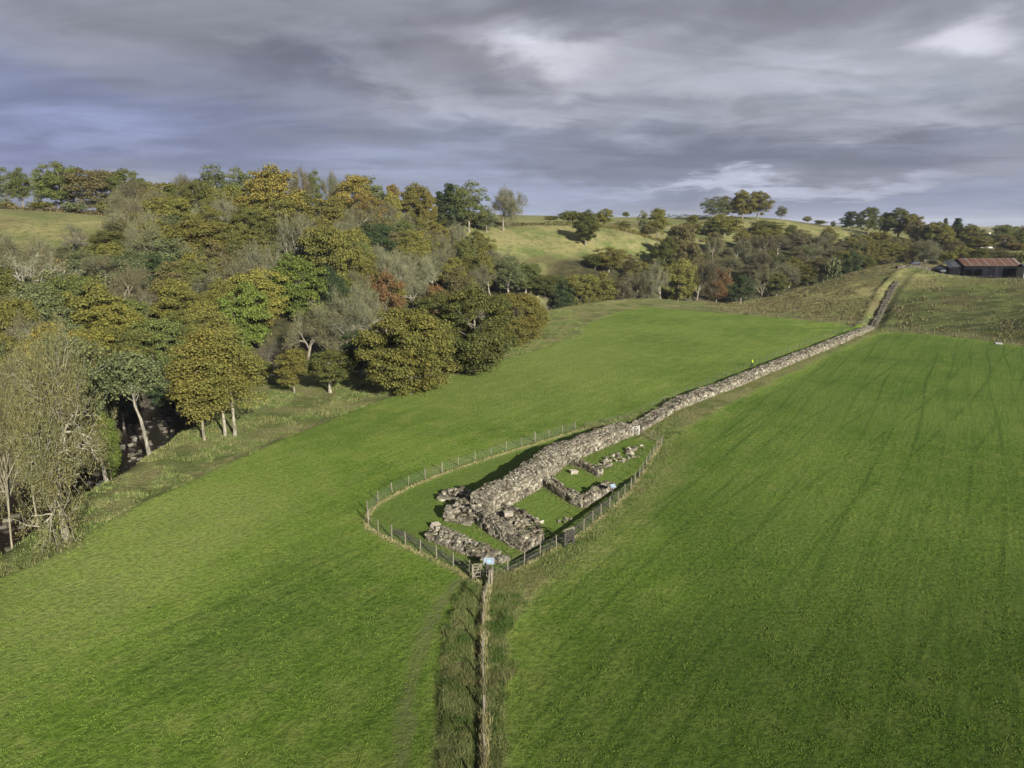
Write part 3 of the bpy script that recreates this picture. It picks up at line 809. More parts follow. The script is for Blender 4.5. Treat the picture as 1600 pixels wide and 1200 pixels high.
PROTO = {}   # kind -> list of (trunk mesh, crown mesh, height, width)
def reg(kind, tm, lm):
    co = np.empty(len(lm.vertices) * 3, np.float32); lm.vertices.foreach_get('co', co); co = co.reshape(-1, 3)
    lo, hi = np.percentile(co, 1, 0), np.percentile(co, 99, 0)
    PROTO.setdefault(kind, []).append((tm, lm, float(hi[2]), float(max(hi[0] - lo[0], hi[1] - lo[1])), float((hi[0] + lo[0]) / 2)))
for sd_i in (1, 2): reg('dome', *make_leafy(sd_i, 13, 13, -1.2, 190, 1.15, 60000, 0.24, shell=0.74, squash=0.75, rough=0.45))
for sd_i in (3, 4, 5, 6): reg('oak', *make_leafy(sd_i, 13, 12.0, 0.0, 120, 1.10, 24000, 0.29, shell=0.45, squash=0.85, rough=0.6))
for sd_i in (7, 8, 9, 19): reg('thin', *make_leafy(sd_i, 13, 9.5, 0.6, 95, 0.95, 12000, 0.26, shell=0.35, squash=1.0, rough=0.8, trunk_r=0.24))
for sd_i in (10, 11, 12, 13): reg('bare', *make_bare(sd_i, 12, 1, 0.75, 0.10, 5, 3, 8500, 0.75, leaf=3800, trunk_r=0.26, gnarl=0.16, lsz=0.2))
for sd_i in (14, 15): reg('bare_wide', *make_bare(sd_i, 10, 2, 0.9, 0.05, 4, 3, 4200, 0.6, leaf=250, trunk_r=0.34, gnarl=0.24, first=0.36))
reg('bare_fan', *make_bare(16, 12, 4, 0.40, 0.22, 4, 3, 6000, 0.6, leaf=400, trunk_r=0.26, gnarl=0.08, first=0.55))
for sd_i in (17, 18): reg('conifer', *make_conifer(sd_i, 15, 7))
for sd_i in (20, 21, 22): reg('shrub', *make_leafy(sd_i, 4, 5, 0.1, 26, 0.95, 3200, 0.26, shell=0.4, trunk_r=0.10, rough=0.8))
reg('twin', *make_leafy(23, 14, 9.5, 1.9, 140, 0.95, 30000, 0.18, shell=0.3, squash=0.9, trunk_r=0.15, nstem=2))
reg('column', *make_leafy(24, 14, 6.5, 0.9, 110, 0.85, 18000, 0.20, shell=0.3, squash=0.9, trunk_r=0.13))
reg('leaning', *make_leafy(25, 13.5, 8.5, 5.2, 95, 0.9, 14000, 0.21, shell=0.2, squash=1.0, trunk_r=0.18, lean=(-2.4, 0.8), rough=0.9))
reg('leaning', *make_leafy(26, 12, 6.5, 5.0, 75, 0.85, 11000, 0.21, shell=0.2, squash=1.0, trunk_r=0.16, lean=(-1.6, 0.6), rough=0.9))
reg('clump', *make_leafy(27, 11, 12, 1.8, 120, 1.0, 24000, 0.24, shell=0.4, squash=0.8, trunk_r=0.35))
reg('near_bare', *make_bare(30, 17, 2, 0.75, 0.12, 5, 4, 26000, 0.55, leaf=17000, trunk_r=0.40, gnarl=0.17, lsz=0.17, first=0.36))
reg('near_bare', *make_bare(31, 15, 1, 0.7, 0.12, 5, 4, 11000, 0.6, leaf=9000, trunk_r=0.24, gnarl=0.12, lsz=0.16))

KIND_NAME = {'dome': 'leafy_tree', 'oak': 'leafy_tree', 'thin': 'leafy_tree', 'bare': 'bare_tree', 'bare_wide': 'bare_tree', 'bare_fan': 'bare_tree', 'conifer': 'conifer',
             'shrub': 'shrub', 'twin': 'leafy_tree', 'column': 'leafy_tree', 'leaning': 'leaning_tree', 'clump': 'leafy_tree', 'near_bare': 'bare_tree'}
CAT = {'leafy_tree': 'tree', 'bare_tree': 'tree', 'leaning_tree': 'tree', 'conifer': 'conifer', 'shrub': 'shrub'}
COL = {'olive': (0.118, 0.108, 0.030), 'dark olive': (0.078, 0.078, 0.024), 'green': (0.084, 0.092, 0.030), 'bright green': (0.095, 0.116, 0.026), 'dark green': (0.036, 0.050, 0.022),
       'golden': (0.142, 0.112, 0.030), 'orange': (0.135, 0.094, 0.032), 'yellow': (0.145, 0.130, 0.032), 'rust red': (0.120, 0.066, 0.032), 'brown': (0.104, 0.086, 0.040),
       'grey': (0.118, 0.108, 0.066), 'grey brown': (0.098, 0.082, 0.052), 'pale': (0.140, 0.132, 0.086), 'grey green': (0.105, 0.112, 0.055), 'ochre': (0.122, 0.104, 0.030), 'straw': (0.108, 0.098, 0.046)}
trng = np.random.RandomState(77)
PLACED = []   # u, v, x, y, radius, label
def proj(x, y, z):
    c, s = math.cos(PITCH), math.sin(PITCH); zz = z - CAM_H
    d = y * c - zz * s; upv = y * s + zz * c
    return 800 + FOC * x / d, 600 - FOC * upv / d, d
def tree(kind, x, y, h, w, colour, label, group=None, var=None, bark=None, rot=None, z=None, cat=None, name=None):
    pr = PROTO[kind]; tm, lm, ph, pw, pcx = pr[(var if var is not None else trng.randint(len(pr))) % len(pr)]
    zb = H(x, y) if z is None else z
    name = name or KIND_NAME[kind]
    e = link(name, None, None, (x, y, zb - 0.1))
    e.rotation_euler = (0, 0, trng.uniform(0, 6.28) if rot is None else rot)
    e.scale = (w / pw, w / pw, h / ph)
    e.empty_display_size = 0.5
    tag(e, label, cat or CAT.get(name, 'tree'), group)
    c = np.array(COL[colour]) * np.array([0.92, 1.03, 0.92]) * trng.uniform(0.85, 1.18)
    o = link('crown', lm, e); o.color = (*c, 1)
    bk = bark or (0.20, 0.18, 0.14)
    t_ = link('trunk', tm, e); t_.color = (*bk, 1)
    u, v, d = proj(x, y, zb + h * 0.6)
    PLACED.append((u, v, x, y, w / 2, label))
    return e
def hero(u, vtop, y, wpx, kind, colour, label, vbase=None, group=None, var=None, bark=None, rot=None, **kw):
    """a tree of the photograph: its crown top and width, and how far off it stands"""
    for _ in range(3):
        ru, rb, rc = ray(u, vtop); t_ = y / rb; x = ru * t_
        if vbase is None: break
        zb = H(x, y); break
    ztop = CAM_H + rc * t_; zb = H(x, y)
    h = ztop - zb; w = wpx / FOC * t_
    if h < w * 0.45 or h > max(w * 3.6, 9): DIAG.append((round(u), round(vtop), y, round(h, 1), round(w, 1), kind))
    h = max(h, w * 0.4, 1.2)
    return tree(kind, x, y, h, w * 1.08, colour, label, group, var, bark, rot, **kw)
DIAG = []
PALEBARK = (0.23, 0.22, 0.175)
# ------------------------------------------------------------------ trees of the photograph
T = hero
# skyline, left to right
T(2, 264, 246, 34, 'thin', 'grey green', 'airy grey-green tree on the skyline at the very left end of the row')
T(28, 263, 247, 34, 'thin', 'green', 'round-topped green tree with bare stem, second along the left skyline row')
T(58, 268, 250, 30, 'thin', 'grey green', 'low grey-green tree between two round-topped ones on the left skyline')
T(88, 256, 245, 58, 'oak', 'green', 'tallest domed green tree of the row above the pale left field')
T(145, 266, 244, 66, 'oak', 'brown', 'broad orange-brown tree in the skyline row above the pale left field')
T(200, 268, 246, 60, 'oak', 'green', 'yellow-green tree closing the skyline row above the pale left field')
T(188, 290, 232, 46, 'bare', 'pale', 'pale leafless tree leaning over the field edge below the left skyline row', bark=PALEBARK)
T(232, 300, 236, 34, 'bare', 'grey', 'thin grey leafless tree in the dip of the left skyline')
T(268, 292, 250, 16, 'column', 'yellow', 'small bright yellow pointed tree in the gap of the skyline')
T(296, 274, 248, 44, 'bare', 'grey brown', 'grey-brown leafless tree where the second skyline wood begins')
T(333, 260, 250, 56, 'thin', 'grey green', 'tall grey-green tree with a pale stem in the second skyline wood', bark=PALEBARK)
T(372, 264, 256, 46, 'thin', 'green', 'loose green tree just behind the great golden dome on the skyline')
T(420, 265, 236, 92, 'oak', 'golden', 'great golden-orange domed tree rising on the skyline', var=0)
T(466, 264, 262, 34, 'bare', 'grey brown', 'bare brown tree standing behind the right shoulder of the great golden dome')
T(490, 268, 268, 28, 'thin', 'green', 'small airy green tree between two bare ones on the skyline')
T(511, 270, 270, 26, 'bare', 'grey', 'slim leafless tree on the skyline beside the second golden crown')
T(552, 276, 268, 66, 'oak', 'golden', 'second golden crown of the skyline, smaller than the great dome')
T(577, 278, 275, 44, 'thin', 'grey green', 'grey-green tree behind the second golden crown')
T(572, 304, 258, 46, 'oak', 'orange', 'orange-leaved tree low in front of the second golden crown')
T(593, 292, 300, 18, 'thin', 'grey green', 'narrow grey-green tree above the pale stone hut')
T(613, 290, 292, 30, 'oak', 'orange', 'small orange-brown tree right of the pale stone hut')
T(613, 302, 284, 22, 'oak', 'yellow', 'little yellow tree just right of the pale stone hut')
T(648, 290, 296, 52, 'oak', 'ochre', 'domed ochre-green tree beside the dark conifers')
T(668, 300, 290, 24, 'oak', 'golden', 'golden strip of a tree touching the dark conifers')
T(686, 300, 306, 24, 'conifer', 'dark green', 'dark conifer at the left end of the conifer clump')
T(702, 288, 308, 34, 'conifer', 'dark green', 'tallest dark conifer of the clump on the skyline')
T(732, 286, 312, 56, 'thin', 'green', 'broad green tree leaning right out of the conifer clump', var=1)
T(716, 300, 318, 28, 'conifer', 'dark green', 'dark conifer hidden between its taller neighbour and the green tree')
T(786, 295, 326, 50, 'bare', 'grey', 'wide leafless tree ending the left skyline wood')
T(760, 322, 320, 30, 'thin', 'grey green', 'small grey-green tree under the wide leafless one')
T(742, 335, 322, 30, 'shrub', 'olive', 'olive scrub at the foot of the green tree by the conifers')
T(690, 338, 306, 30, 'shrub', 'dark olive', 'dark scrub under the conifer clump')
for u_, w_, lb_ in ((8, 26, 'scrub at the very left foot of the skyline row'), (62, 34, 'scrub under the tallest domed tree of the left skyline row'), (116, 36, 'pale scrub under the broad orange-brown skyline tree'), (168, 30, 'scrub right of the broad orange-brown skyline tree'), (212, 30, 'brown scrub at the right foot of the left skyline row'), (395, 40, 'dark scrub at the foot of the great golden dome'), (340, 46, 'brown undergrowth of the second skyline wood')):
    T(u_, 316 + (u_ > 300) * 8, 243, w_, 'shrub', 'grey green' if w_ > 35 else 'olive', lb_)
# hillside
T(40, 398, 150, 112, 'bare_wide', 'pale', 'big pale twisted leafless tree at the left edge of the wooded slope', bark=PALEBARK, var=0)
T(108, 348, 196, 52, 'bare_wide', 'grey', 'dark bare sprawling tree on the pale field above the wood', var=1, bark=(0.12, 0.11, 0.09))
T(165, 362, 186, 70, 'oak', 'dark olive', 'dark olive round tree against the lower edge of the pale field')
T(225, 318, 214, 62, 'bare', 'grey brown', 'tall grey-brown leafless tree breaking the edge of the pale field')
T(245, 340, 208, 50, 'bare', 'grey', 'leafless grey tree with pale stems at the corner of the pale field', bark=PALEBARK)
T(300, 348, 196, 112, 'oak', 'ochre', 'huge golden-olive spreading tree in the upper left wood', var=2)
T(258, 566, 124, 66, 'oak', 'dark green', 'dark tree on the far bank behind the open river bend')
T(205, 590, 128, 60, 'oak', 'dark olive', 'dark olive tree overhanging the river from the far bank')
T(180, 560, 112, 56, 'thin', 'dark green', 'dark thin tree on the far bank between the two leaning trunks')
T(290, 560, 134, 50, 'oak', 'dark olive', 'shaded tree on the far bank behind the close pair')
T(362, 352, 206, 84, 'oak', 'olive', 'golden-green tree joined to the right side of the huge spreading one', var=3)
T(410, 375, 184, 52, 'bare_fan', 'pale', 'pale silvery leafless tree with upswept branches in the middle of the wood', bark=PALEBARK)
T(462, 334, 206, 56, 'bare_fan', 'pale', 'pale fan-shaped leafless tree high in the wood', bark=PALEBARK)
T(512, 356, 200, 78, 'oak', 'olive', 'olive domed tree right of the pale fan-shaped one', var=1)
T(460, 402, 180, 84, 'oak', 'bright green', 'bright green tree filling the middle of the wood', var=0)
T(372, 448, 158, 78, 'oak', 'bright green', 'vivid green rounded tree lower in the wood', var=3)
T(216, 398, 172, 78, 'oak', 'dark green', 'deep green tree under the corner of the pale field')
T(130, 392, 170, 74, 'thin', 'grey green', 'grey-green thin-crowned tree left of the deep green one')
T(110, 432, 152, 70, 'oak', 'olive', 'olive tree with one pale stem showing beside the big twisted bare tree', bark=PALEBARK)
T(275, 440, 156, 86, 'oak', 'olive', 'yellow-olive bushy tree below the huge spreading one', var=0)
T(172, 478, 130, 96, 'oak', 'yellow', 'mustard-yellow tree above the leaning trunks', var=2)
T(232, 500, 132, 74, 'oak', 'green', 'fresh green tree over the open river bend', var=1)
T(90, 512, 106, 96, 'oak', 'golden', 'orange-yellow tree behind the near bare tree', var=3)
T(20, 470, 122, 76, 'oak', 'olive', 'olive tree at the left edge below the twisted bare one')
T(558, 318, 250, 60, 'bare', 'grey', 'grey leafless tree under the second golden crown')
T(600, 340, 256, 56, 'thin', 'grey green', 'grey-green tree just under the pale stone hut')
T(545, 344, 232, 52, 'bare', 'pale', 'pale-stemmed leafless tree high in the wood below the golden crowns', bark=PALEBARK)
T(586, 350, 236, 50, 'oak', 'dark green', 'dark green tree tucked among bare ones below the stone hut')
T(420, 305, 226, 70, 'oak', 'olive', 'olive crown directly beneath the great golden dome')
T(500, 312, 244, 64, 'thin', 'ochre', 'ochre thin-crowned tree left of the second golden crown, below the skyline')
T(604, 398, 212, 46, 'bare', 'pale', 'small pale twin-stemmed leafless tree in the right part of the wood', bark=PALEBARK)
T(680, 448, 204, 44, 'oak', 'rust red', 'small rust-red tree above the dark domed ones')
T(600, 428, 196, 66, 'thin', 'rust red', 'reddish-brown thin tree left of the small rust-red one')
T(662, 360, 262, 60, 'bare', 'grey brown', 'grey-brown bare crown near the upper right edge of the wood')
T(700, 372, 256, 56, 'bare', 'grey', 'grey bare crown at the upper right corner of the wood')
T(726, 376, 262, 30, 'oak', 'dark olive', 'dark green-olive tree marking the right edge of the wood against open grass')
T(676, 400, 238, 46, 'bare', 'pale', 'pale-stemmed bare tree near the right edge of the wood', bark=PALEBARK)
T(640, 385, 240, 52, 'oak', 'olive', 'olive tree among the bare crowns of the upper right wood')
T(560, 405, 208, 50, 'thin', 'ochre', 'narrow yellow-brown tree in the middle right of the wood')
T(712, 420, 228, 54, 'thin', 'brown', 'brown thin tree above the two big domed crowns')
T(505, 420, 188, 60, 'oak', 'dark green', 'dark green tree right of the bright green one')
T(475, 468, 152, 86, 'bare', 'grey', 'wide grey leafless tree with forked trunk above the river meadow', var=1)
T(535, 462, 152, 74, 'bare', 'pale', 'pale feathery leafless tree left of the dark dome', bark=PALEBARK)
T(570, 440, 168, 60, 'bare', 'pale', 'pale fuzzy leafless crown behind the dark dome', bark=PALEBARK)
# the big domed trees on the meadow edge
T(638, 486, 117, 122, 'dome', 'olive', 'dense dark olive domed tree standing on the pasture edge', var=0, rot=0.4)
T(742, 456, 134, 118, 'dome', 'dark olive', 'second dense domed tree, right of the nearer one on the pasture edge', var=1, rot=2.0)
T(690, 462, 150, 100, 'dome', 'dark olive', 'domed tree filling the gap behind the two on the pasture edge', var=1, rot=4.0)
T(806, 460, 168, 76, 'dome', 'ochre', 'yellow-green domed tree right of the dense pair', var=0, rot=1.0)
T(842, 478, 186, 30, 'oak', 'olive', 'small grey-olive bush-like tree at the end of the domed row')
T(455, 545, 121, 48, 'column', 'ochre', 'young ochre tree with a slim pale stem on the river meadow', bark=PALEBARK, rot=0)
T(512, 548, 121, 66, 'clump', 'dark olive', 'low dark umbrella-shaped tree with pale stem on the river meadow', bark=PALEBARK, rot=0)
T(400, 560, 128, 60, 'shrub', 'dark olive', 'dark thicket left of the young ochre tree')
T(560, 520, 134, 50, 'oak', 'dark green', 'shadowed dark green tree left of the near dome')
# river bank trees
T(302, 517, 91, 84, 'column', 'ochre', 'ochre tree on the river bank, left one of the close pair', bark=(0.2, 0.18, 0.13), rot=1.0)
T(345, 522, 93, 112, 'twin', 'olive', 'olive tree on two pale stems, right one of the close pair on the bank', bark=(0.23, 0.215, 0.17), rot=0.1)
T(216, 552, 86.5, 84, 'leaning', 'grey green', 'slender tree leaning left over the river from the bank', bark=(0.22, 0.205, 0.165), rot=0, var=1)
T(140, 530, 79, 118, 'leaning', 'grey green', 'tall tree with a long pale trunk leaning left at the river edge', bark=(0.24, 0.225, 0.18), rot=0, var=0)
T(160, 640, 83, 34, 'column', 'bright green', 'ivy-green bush beside the tall leaning trunk')
T(60, 528, 61, 166, 'near_bare', 'straw', 'large near sparse-leaved tree on two pale trunks at the field corner', bark=(0.26, 0.245, 0.19), rot=0.5, var=0)
T(18, 556, 74, 84, 'near_bare', 'grey', 'grey twiggy tree close behind the large near sparse-leaved one', bark=(0.24, 0.22, 0.16), rot=1.7, var=1)
T(-24, 600, 62, 80, 'near_bare', 'straw', 'yellowish twiggy tree cut by the left edge of the photo', bark=(0.24, 0.22, 0.16), rot=3.0, var=1)
T(120, 600, 90, 60, 'bare', 'grey', 'small twiggy tree between the near sparse-leaved tree and the leaning trunk')
# across the fields
T(916, 331, 318, 38, 'oak', 'dark olive', 'dark lone tree on the open grass slope in the middle distance')
T(944, 327, 372, 26, 'oak', 'olive', 'small round tree on the skyline right of the lone dark one')
T(975, 345, 376, 24, 'thin', 'olive', 'low olive tree in the middle of the far hedge line')
T(1005, 330, 380, 18, 'thin', 'grey green', 'thin small tree left of the broad-topped one on the far hedge')
T(1029, 327, 382, 32, 'oak', 'olive', 'broad-topped tree in the far hedge line')
T(978, 331, 560, 9, 'shrub', 'dark olive', 'tiny round bush on the far central skyline')
T(895, 334, 380, 44, 'shrub', 'dark olive', 'long low thicket on the far central skyline')
T(860, 337, 390, 20, 'shrub', 'olive', 'small bush at the left end of the far central hedge')
T(1012, 352, 378, 24, 'shrub', 'brown', 'reddish-brown thicket below the broad-topped hedge tree')
T(1084, 337, 392, 24, 'oak', 'olive', 'upright olive tree standing on the rise before the hilltop clump')
T(1118, 308, 468, 36, 'thin', 'grey green', 'open grey-green tree at the left end of the hilltop clump')
T(1138, 308, 474, 28, 'oak', 'brown', 'narrow brown tree in the middle of the hilltop clump')
T(1163, 299, 470, 34, 'oak', 'ochre', 'tall ochre tree in the hilltop clump')
T(1186, 300, 472, 38, 'oak', 'ochre', 'golden-brown tree at the right end of the hilltop clump')
T(1222, 322, 478, 18, 'thin', 'grey', 'small lone thin tree on the slope right of the hilltop clump')
T(1262, 338, 482, 12, 'shrub', 'grey', 'tiny grey bush on the hill skyline')
T(1283, 344, 484, 18, 'shrub', 'dark olive', 'small dark bush on the hill skyline')
T(1303, 345, 486, 9, 'thin', 'dark olive', 'tiny upright tree on the hill skyline')
T(1134, 335, 404, 44, 'oak', 'olive', 'rounded olive tree below the hilltop clump')
T(1110, 346, 402, 30, 'oak', 'dark olive', 'dark tree beside the rounded olive one below the hilltop clump')
T(1198, 345, 414, 44, 'oak', 'olive', 'olive tree on the slope under the hill skyline')
T(1068, 352, 330, 58, 'oak', 'brown', 'large brown-olive tree at the top of the far riverside wood')
T(1040, 372, 322, 34, 'oak', 'dark olive', 'dark tree at the left shoulder of the large brown-olive one')
T(952, 388, 292, 52, 'oak', 'ochre', 'golden-brown bush-like tree on the open slope')
T(930, 398, 290, 26, 'shrub', 'dark olive', 'dark scrub on the left of the golden-brown bush-like tree')
T(985, 398, 298, 30, 'thin', 'brown', 'brown thin tree right of the golden-brown bush-like one')
for u, vt, y, w, k, cl, lb in (
        (852, 430, 262, 50, 'oak', 'dark olive', 'dark olive tree beginning the riverside row beyond the near pasture'),
        (880, 436, 262, 44, 'oak', 'dark green', 'second, darker tree of the riverside row'),
        (908, 430, 262, 48, 'oak', 'olive', 'ochre-green tree of the riverside row, third from the left'),
        (940, 428, 266, 46, 'thin', 'olive', 'thin-crowned tree of the riverside row, above the pasture corner'),
        (972, 434, 270, 40, 'thin', 'grey brown', 'grey-brown thin tree of the riverside row beyond the pasture corner'),
        (1004, 424, 276, 46, 'bare', 'grey', 'bare grey tree in the riverside row'),
        (1036, 410, 275, 44, 'bare', 'pale', 'tall bare tree with a pale trunk in the riverside row'),
        (1062, 408, 284, 46, 'oak', 'olive', 'olive tree right of the tall pale-trunked one'),
        (1092, 402, 290, 50, 'bare', 'grey brown', 'grey-brown bare crown in the riverside row'),
        (1122, 420, 292, 40, 'thin', 'rust red', 'reddish tree in the riverside row'),
        (1160, 430, 262, 36, 'oak', 'dark green', 'dark round tree standing alone on the rough flat beyond the pasture'),
        (1192, 418, 288, 44, 'bare', 'grey', 'bare grey tree right of the dark round one'),
        (1216, 428, 272, 34, 'oak', 'dark olive', 'dark tree at the foot of the rough bank')):
    T(u, vt, y, w, k, cl, lb, bark=PALEBARK if cl == 'pale' else None)
T(1330, 396, 300, 34, 'oak', 'dark green', 'dark grey-green bush-like tree above the rough bank')
T(1304, 404, 300, 26, 'shrub', 'grey green', 'pale bush left of the dark one above the rough bank')
T(1332, 331, 486, 30, 'oak', 'dark green', 'dark tree at the left of the right-hand skyline wood')
T(1361, 325, 488, 34, 'oak', 'green', 'domed green tree in the right-hand skyline wood')
T(1385, 333, 492, 22, 'oak', 'dark olive', 'smaller dark tree between two domes of the right-hand skyline wood')
T(1408, 327, 484, 38, 'oak', 'green', 'second domed green tree of the right-hand skyline wood')
T(1427, 336, 476, 24, 'oak', 'ochre', 'yellowish tree beside the second dome of the right-hand skyline wood')
T(1440, 346, 450, 30, 'oak', 'brown', 'brown tree stepping down from the right-hand skyline wood')
T(1466, 348, 440, 40, 'oak', 'olive', 'olive tree beyond the top of the track')
T(1482, 356, 420, 26, 'oak', 'yellow', 'yellow-leaved tree beyond the barn')
T(1497, 342, 436, 24, 'conifer', 'dark green', 'dark rounded evergreen behind the barn')
T(1478, 342, 446, 12, 'conifer', 'dark green', 'small dark pointed evergreen behind the barn')
T(1520, 352, 430, 34, 'oak', 'olive', 'olive tree left of the white house')
T(1556, 362, 424, 24, 'oak', 'green', 'green tree right of the white house')
T(1572, 352, 446, 30, 'oak', 'green', 'larger green tree behind the right end of the barn')
T(1508, 386, 312, 30, 'oak', 'olive', 'olive tree rising directly behind the left part of the barn roof')
T(1534, 390, 306, 34, 'oak', 'dark olive', 'dark olive tree rising behind the middle of the barn roof')
T(1562, 388, 314, 32, 'thin', 'brown', 'brown tree rising behind the right part of the barn roof')
T(1486, 392, 308, 22, 'shrub', 'olive', 'olive thicket behind the dark side shed of the barn')
T(1598, 394, 306, 26, 'shrub', 'dark olive', 'dark thicket behind the right gable of the barn')
T(1596, 362, 430, 24, 'oak', 'dark olive', 'dark tree on the right edge of the photo')
T(1590, 380, 372, 30, 'oak', 'orange', 'orange-leaved tree at the right edge above the barn roof')
T(1450, 376, 330, 34, 'bare', 'pale', 'pale leafless tree beyond the top of the track', bark=PALEBARK)
T(1425, 384, 336, 30, 'thin', 'brown', 'brown scrubby tree left of the pale leafless one at the track top')
T(1385, 378, 380, 46, 'oak', 'olive', 'broad olive tree under the right-hand skyline wood')

# ---- the rest of the woods: individual trees between the ones above
LAND = [p for p in PLACED]
USED = set()
def near_label(u, v, desc, kindw):
    for p in sorted(LAND, key=lambda p: (p[0] - u) ** 2 + 1.6 * (p[1] - v) ** 2)[:8]:
        lb = label_by(u, v, desc, kindw, p)
        if lb not in USED: break
    USED.add(lb); return lb
def label_by(u, v, desc, kindw, best):
    du, dv = u - best[0], v - best[1]
    if abs(du) > abs(dv): rel = 'right of' if du > 0 else 'left of'
    else: rel = 'below' if dv > 0 else 'above'
    base = best[5]
    for cut in (' in ', ' on ', ' at ', ' with ', ' of ', ' under ', ' standing', ' against', ' high', ' beside ', ' below ', ' above ', ' breaking', ' leaning', ' right ', ' left ', ' between ', ' behind ', ' where ', ' just ', ' beyond ', ' joined', ' filling', ' rising', ' lower', ' near ', ' among', ' tucked', ' directly', ' marking', ' cut ', ', ', ' closing', ' over ', ' close ', ' ending', ' beginning', ' stepping', ' touching', ' low '):
        i = base.find(cut)
        if i > 8: base = base[:i]
    words = f'{desc} {kindw} {rel} the {base}'.split()
    while len(words) > 15 or words[-1] in ('the', 'of', 'and', 'a', 'by', 'left', 'little', 'on'): words.pop()
    return ' '.join(words)
def fill(poly, n, mix, gmin, group, hrange, wrange, seed, extra=None):
    rng = np.random.RandomState(seed)
    xs = [p[0] for p in poly]; ys = [p[1] for p in poly]; made = 0; tries = 0
    pts = [(p[2], p[3], p[4]) for p in PLACED]
    kinds, wts = [m_[0] for m_ in mix], np.array([m_[2] for m_ in mix], float); wts /= wts.sum()
    while made < n and tries < n * 60:
        tries += 1
        x, y = rng.uniform(min(xs), max(xs)), rng.uniform(min(ys), max(ys))
        if not inside(np.array([x]), np.array([y]), poly)[0]: continue
        if seg_dist(np.array([x]), np.array([y]), RIVER)[0][0] < 7.5: continue
        i = rng.choice(len(mix), p=wts); kind, cols, _ = mix[i]
        w = rng.uniform(*wrange) * (0.55 if kind == 'shrub' else 1)
        if any((x - a) ** 2 + (y - b_) ** 2 < (gmin * (w / 2 + r_)) ** 2 for a, b_, r_ in pts): continue
        zb = H(x, y); u, v, d = proj(x, y, zb + 6)
        if u < -90 or u > 1690: continue
        if extra and not extra(u, v, x, y): continue
        h = rng.uniform(*hrange) * (0.4 if kind == 'shrub' else 1)
        cname = cols[rng.randint(len(cols))]
        kw = {'oak': 'leafy tree', 'thin': 'thin-crowned tree', 'bare': 'leafless tree', 'shrub': 'bush', 'bare_fan': 'leafless tree', 'bare_wide': 'leafless tree'}[kind]
        szw = 'small ' if w < wrange[0] + 0.3 * (wrange[1] - wrange[0]) else ('large ' if w > wrange[0] + 0.75 * (wrange[1] - wrange[0]) else '')
        lb = near_label(u, v, szw + cname, kw)
        bark = PALEBARK if (kind.startswith('bare') and rng.rand() < 0.6) else ((0.34, 0.31, 0.25) if rng.rand() < 0.3 else None)
        keep = list(PLACED)
        tree(kind, x, y, h, w, cname, lb, group, bark=bark)
        pts.append((x, y, w / 2)); made += 1
    return made
ufield = [aty(-60, 378, 192)[:2], aty(190, 374, 212)[:2], aty(205, 340, 240)[:2], aty(-60, 330, 238)[:2]]
okl = lambda u, v, x, y: not (inside(np.array([x]), np.array([y]), ufield)[0]) and v > 300 and not (u < 195 and v < 398) and not (150 < u < 420 and y < 132 and x > -69) and not (x > -60 and y < 110)
mixL = [('oak', ['olive', 'olive', 'dark olive', 'dark olive', 'ochre', 'green', 'dark olive', 'olive', 'yellow'], 0.34), ('thin', ['olive', 'grey green', 'olive', 'brown', 'ochre'], 0.26), ('bare', ['grey', 'grey brown', 'grey', 'pale'], 0.28), ('shrub', ['olive', 'dark olive', 'brown'], 0.12)]
n1 = fill(WOOD_L, 190, mixL, 0.52, 'trees of the wooded left slope', (9, 14.5), (8, 13), 4, okl)
mixR = [('oak', ['olive', 'dark olive', 'brown', 'ochre'], 0.36), ('thin', ['olive', 'brown', 'grey green', 'grey brown'], 0.26), ('bare', ['grey', 'grey brown'], 0.22), ('shrub', ['olive', 'dark olive', 'brown'], 0.16)]
WOOD_R2 = [(25, 262), (60, 281), (85, 290), (125, 296), (155, 318), (190, 348), (260, 395), (262, 430), (215, 440), (150, 405), (110, 375), (72, 335), (45, 312), (25, 292)]
n2 = fill(WOOD_R2, 95, mixR, 0.55, 'trees of the far riverside wood', (7, 11), (8, 13), 9, lambda u, v, x, y: v > 365 and not (u < 1005 and v < 428) and not (1140 < u < 1330 and y > 405))
WOOD_E = [(150, 372), (320, 372), (330, 470), (235, 500), (200, 470), (170, 420)]
n3 = fill(WOOD_E, 36, mixR, 0.6, 'trees beyond the barn', (7, 11), (9, 14), 12, lambda u, v, x, y: u > 1400 or v > 372)
HEDGE1 = [aty(u, v, y)[:2] for u, v, y in ((745, 351, 342), (900, 350, 352), (900, 346, 362), (745, 348, 352))]
print('fill', n1, n2, n3, 'protos', sum(len(v) for v in PROTO.values()))
print('DIAG', DIAG)
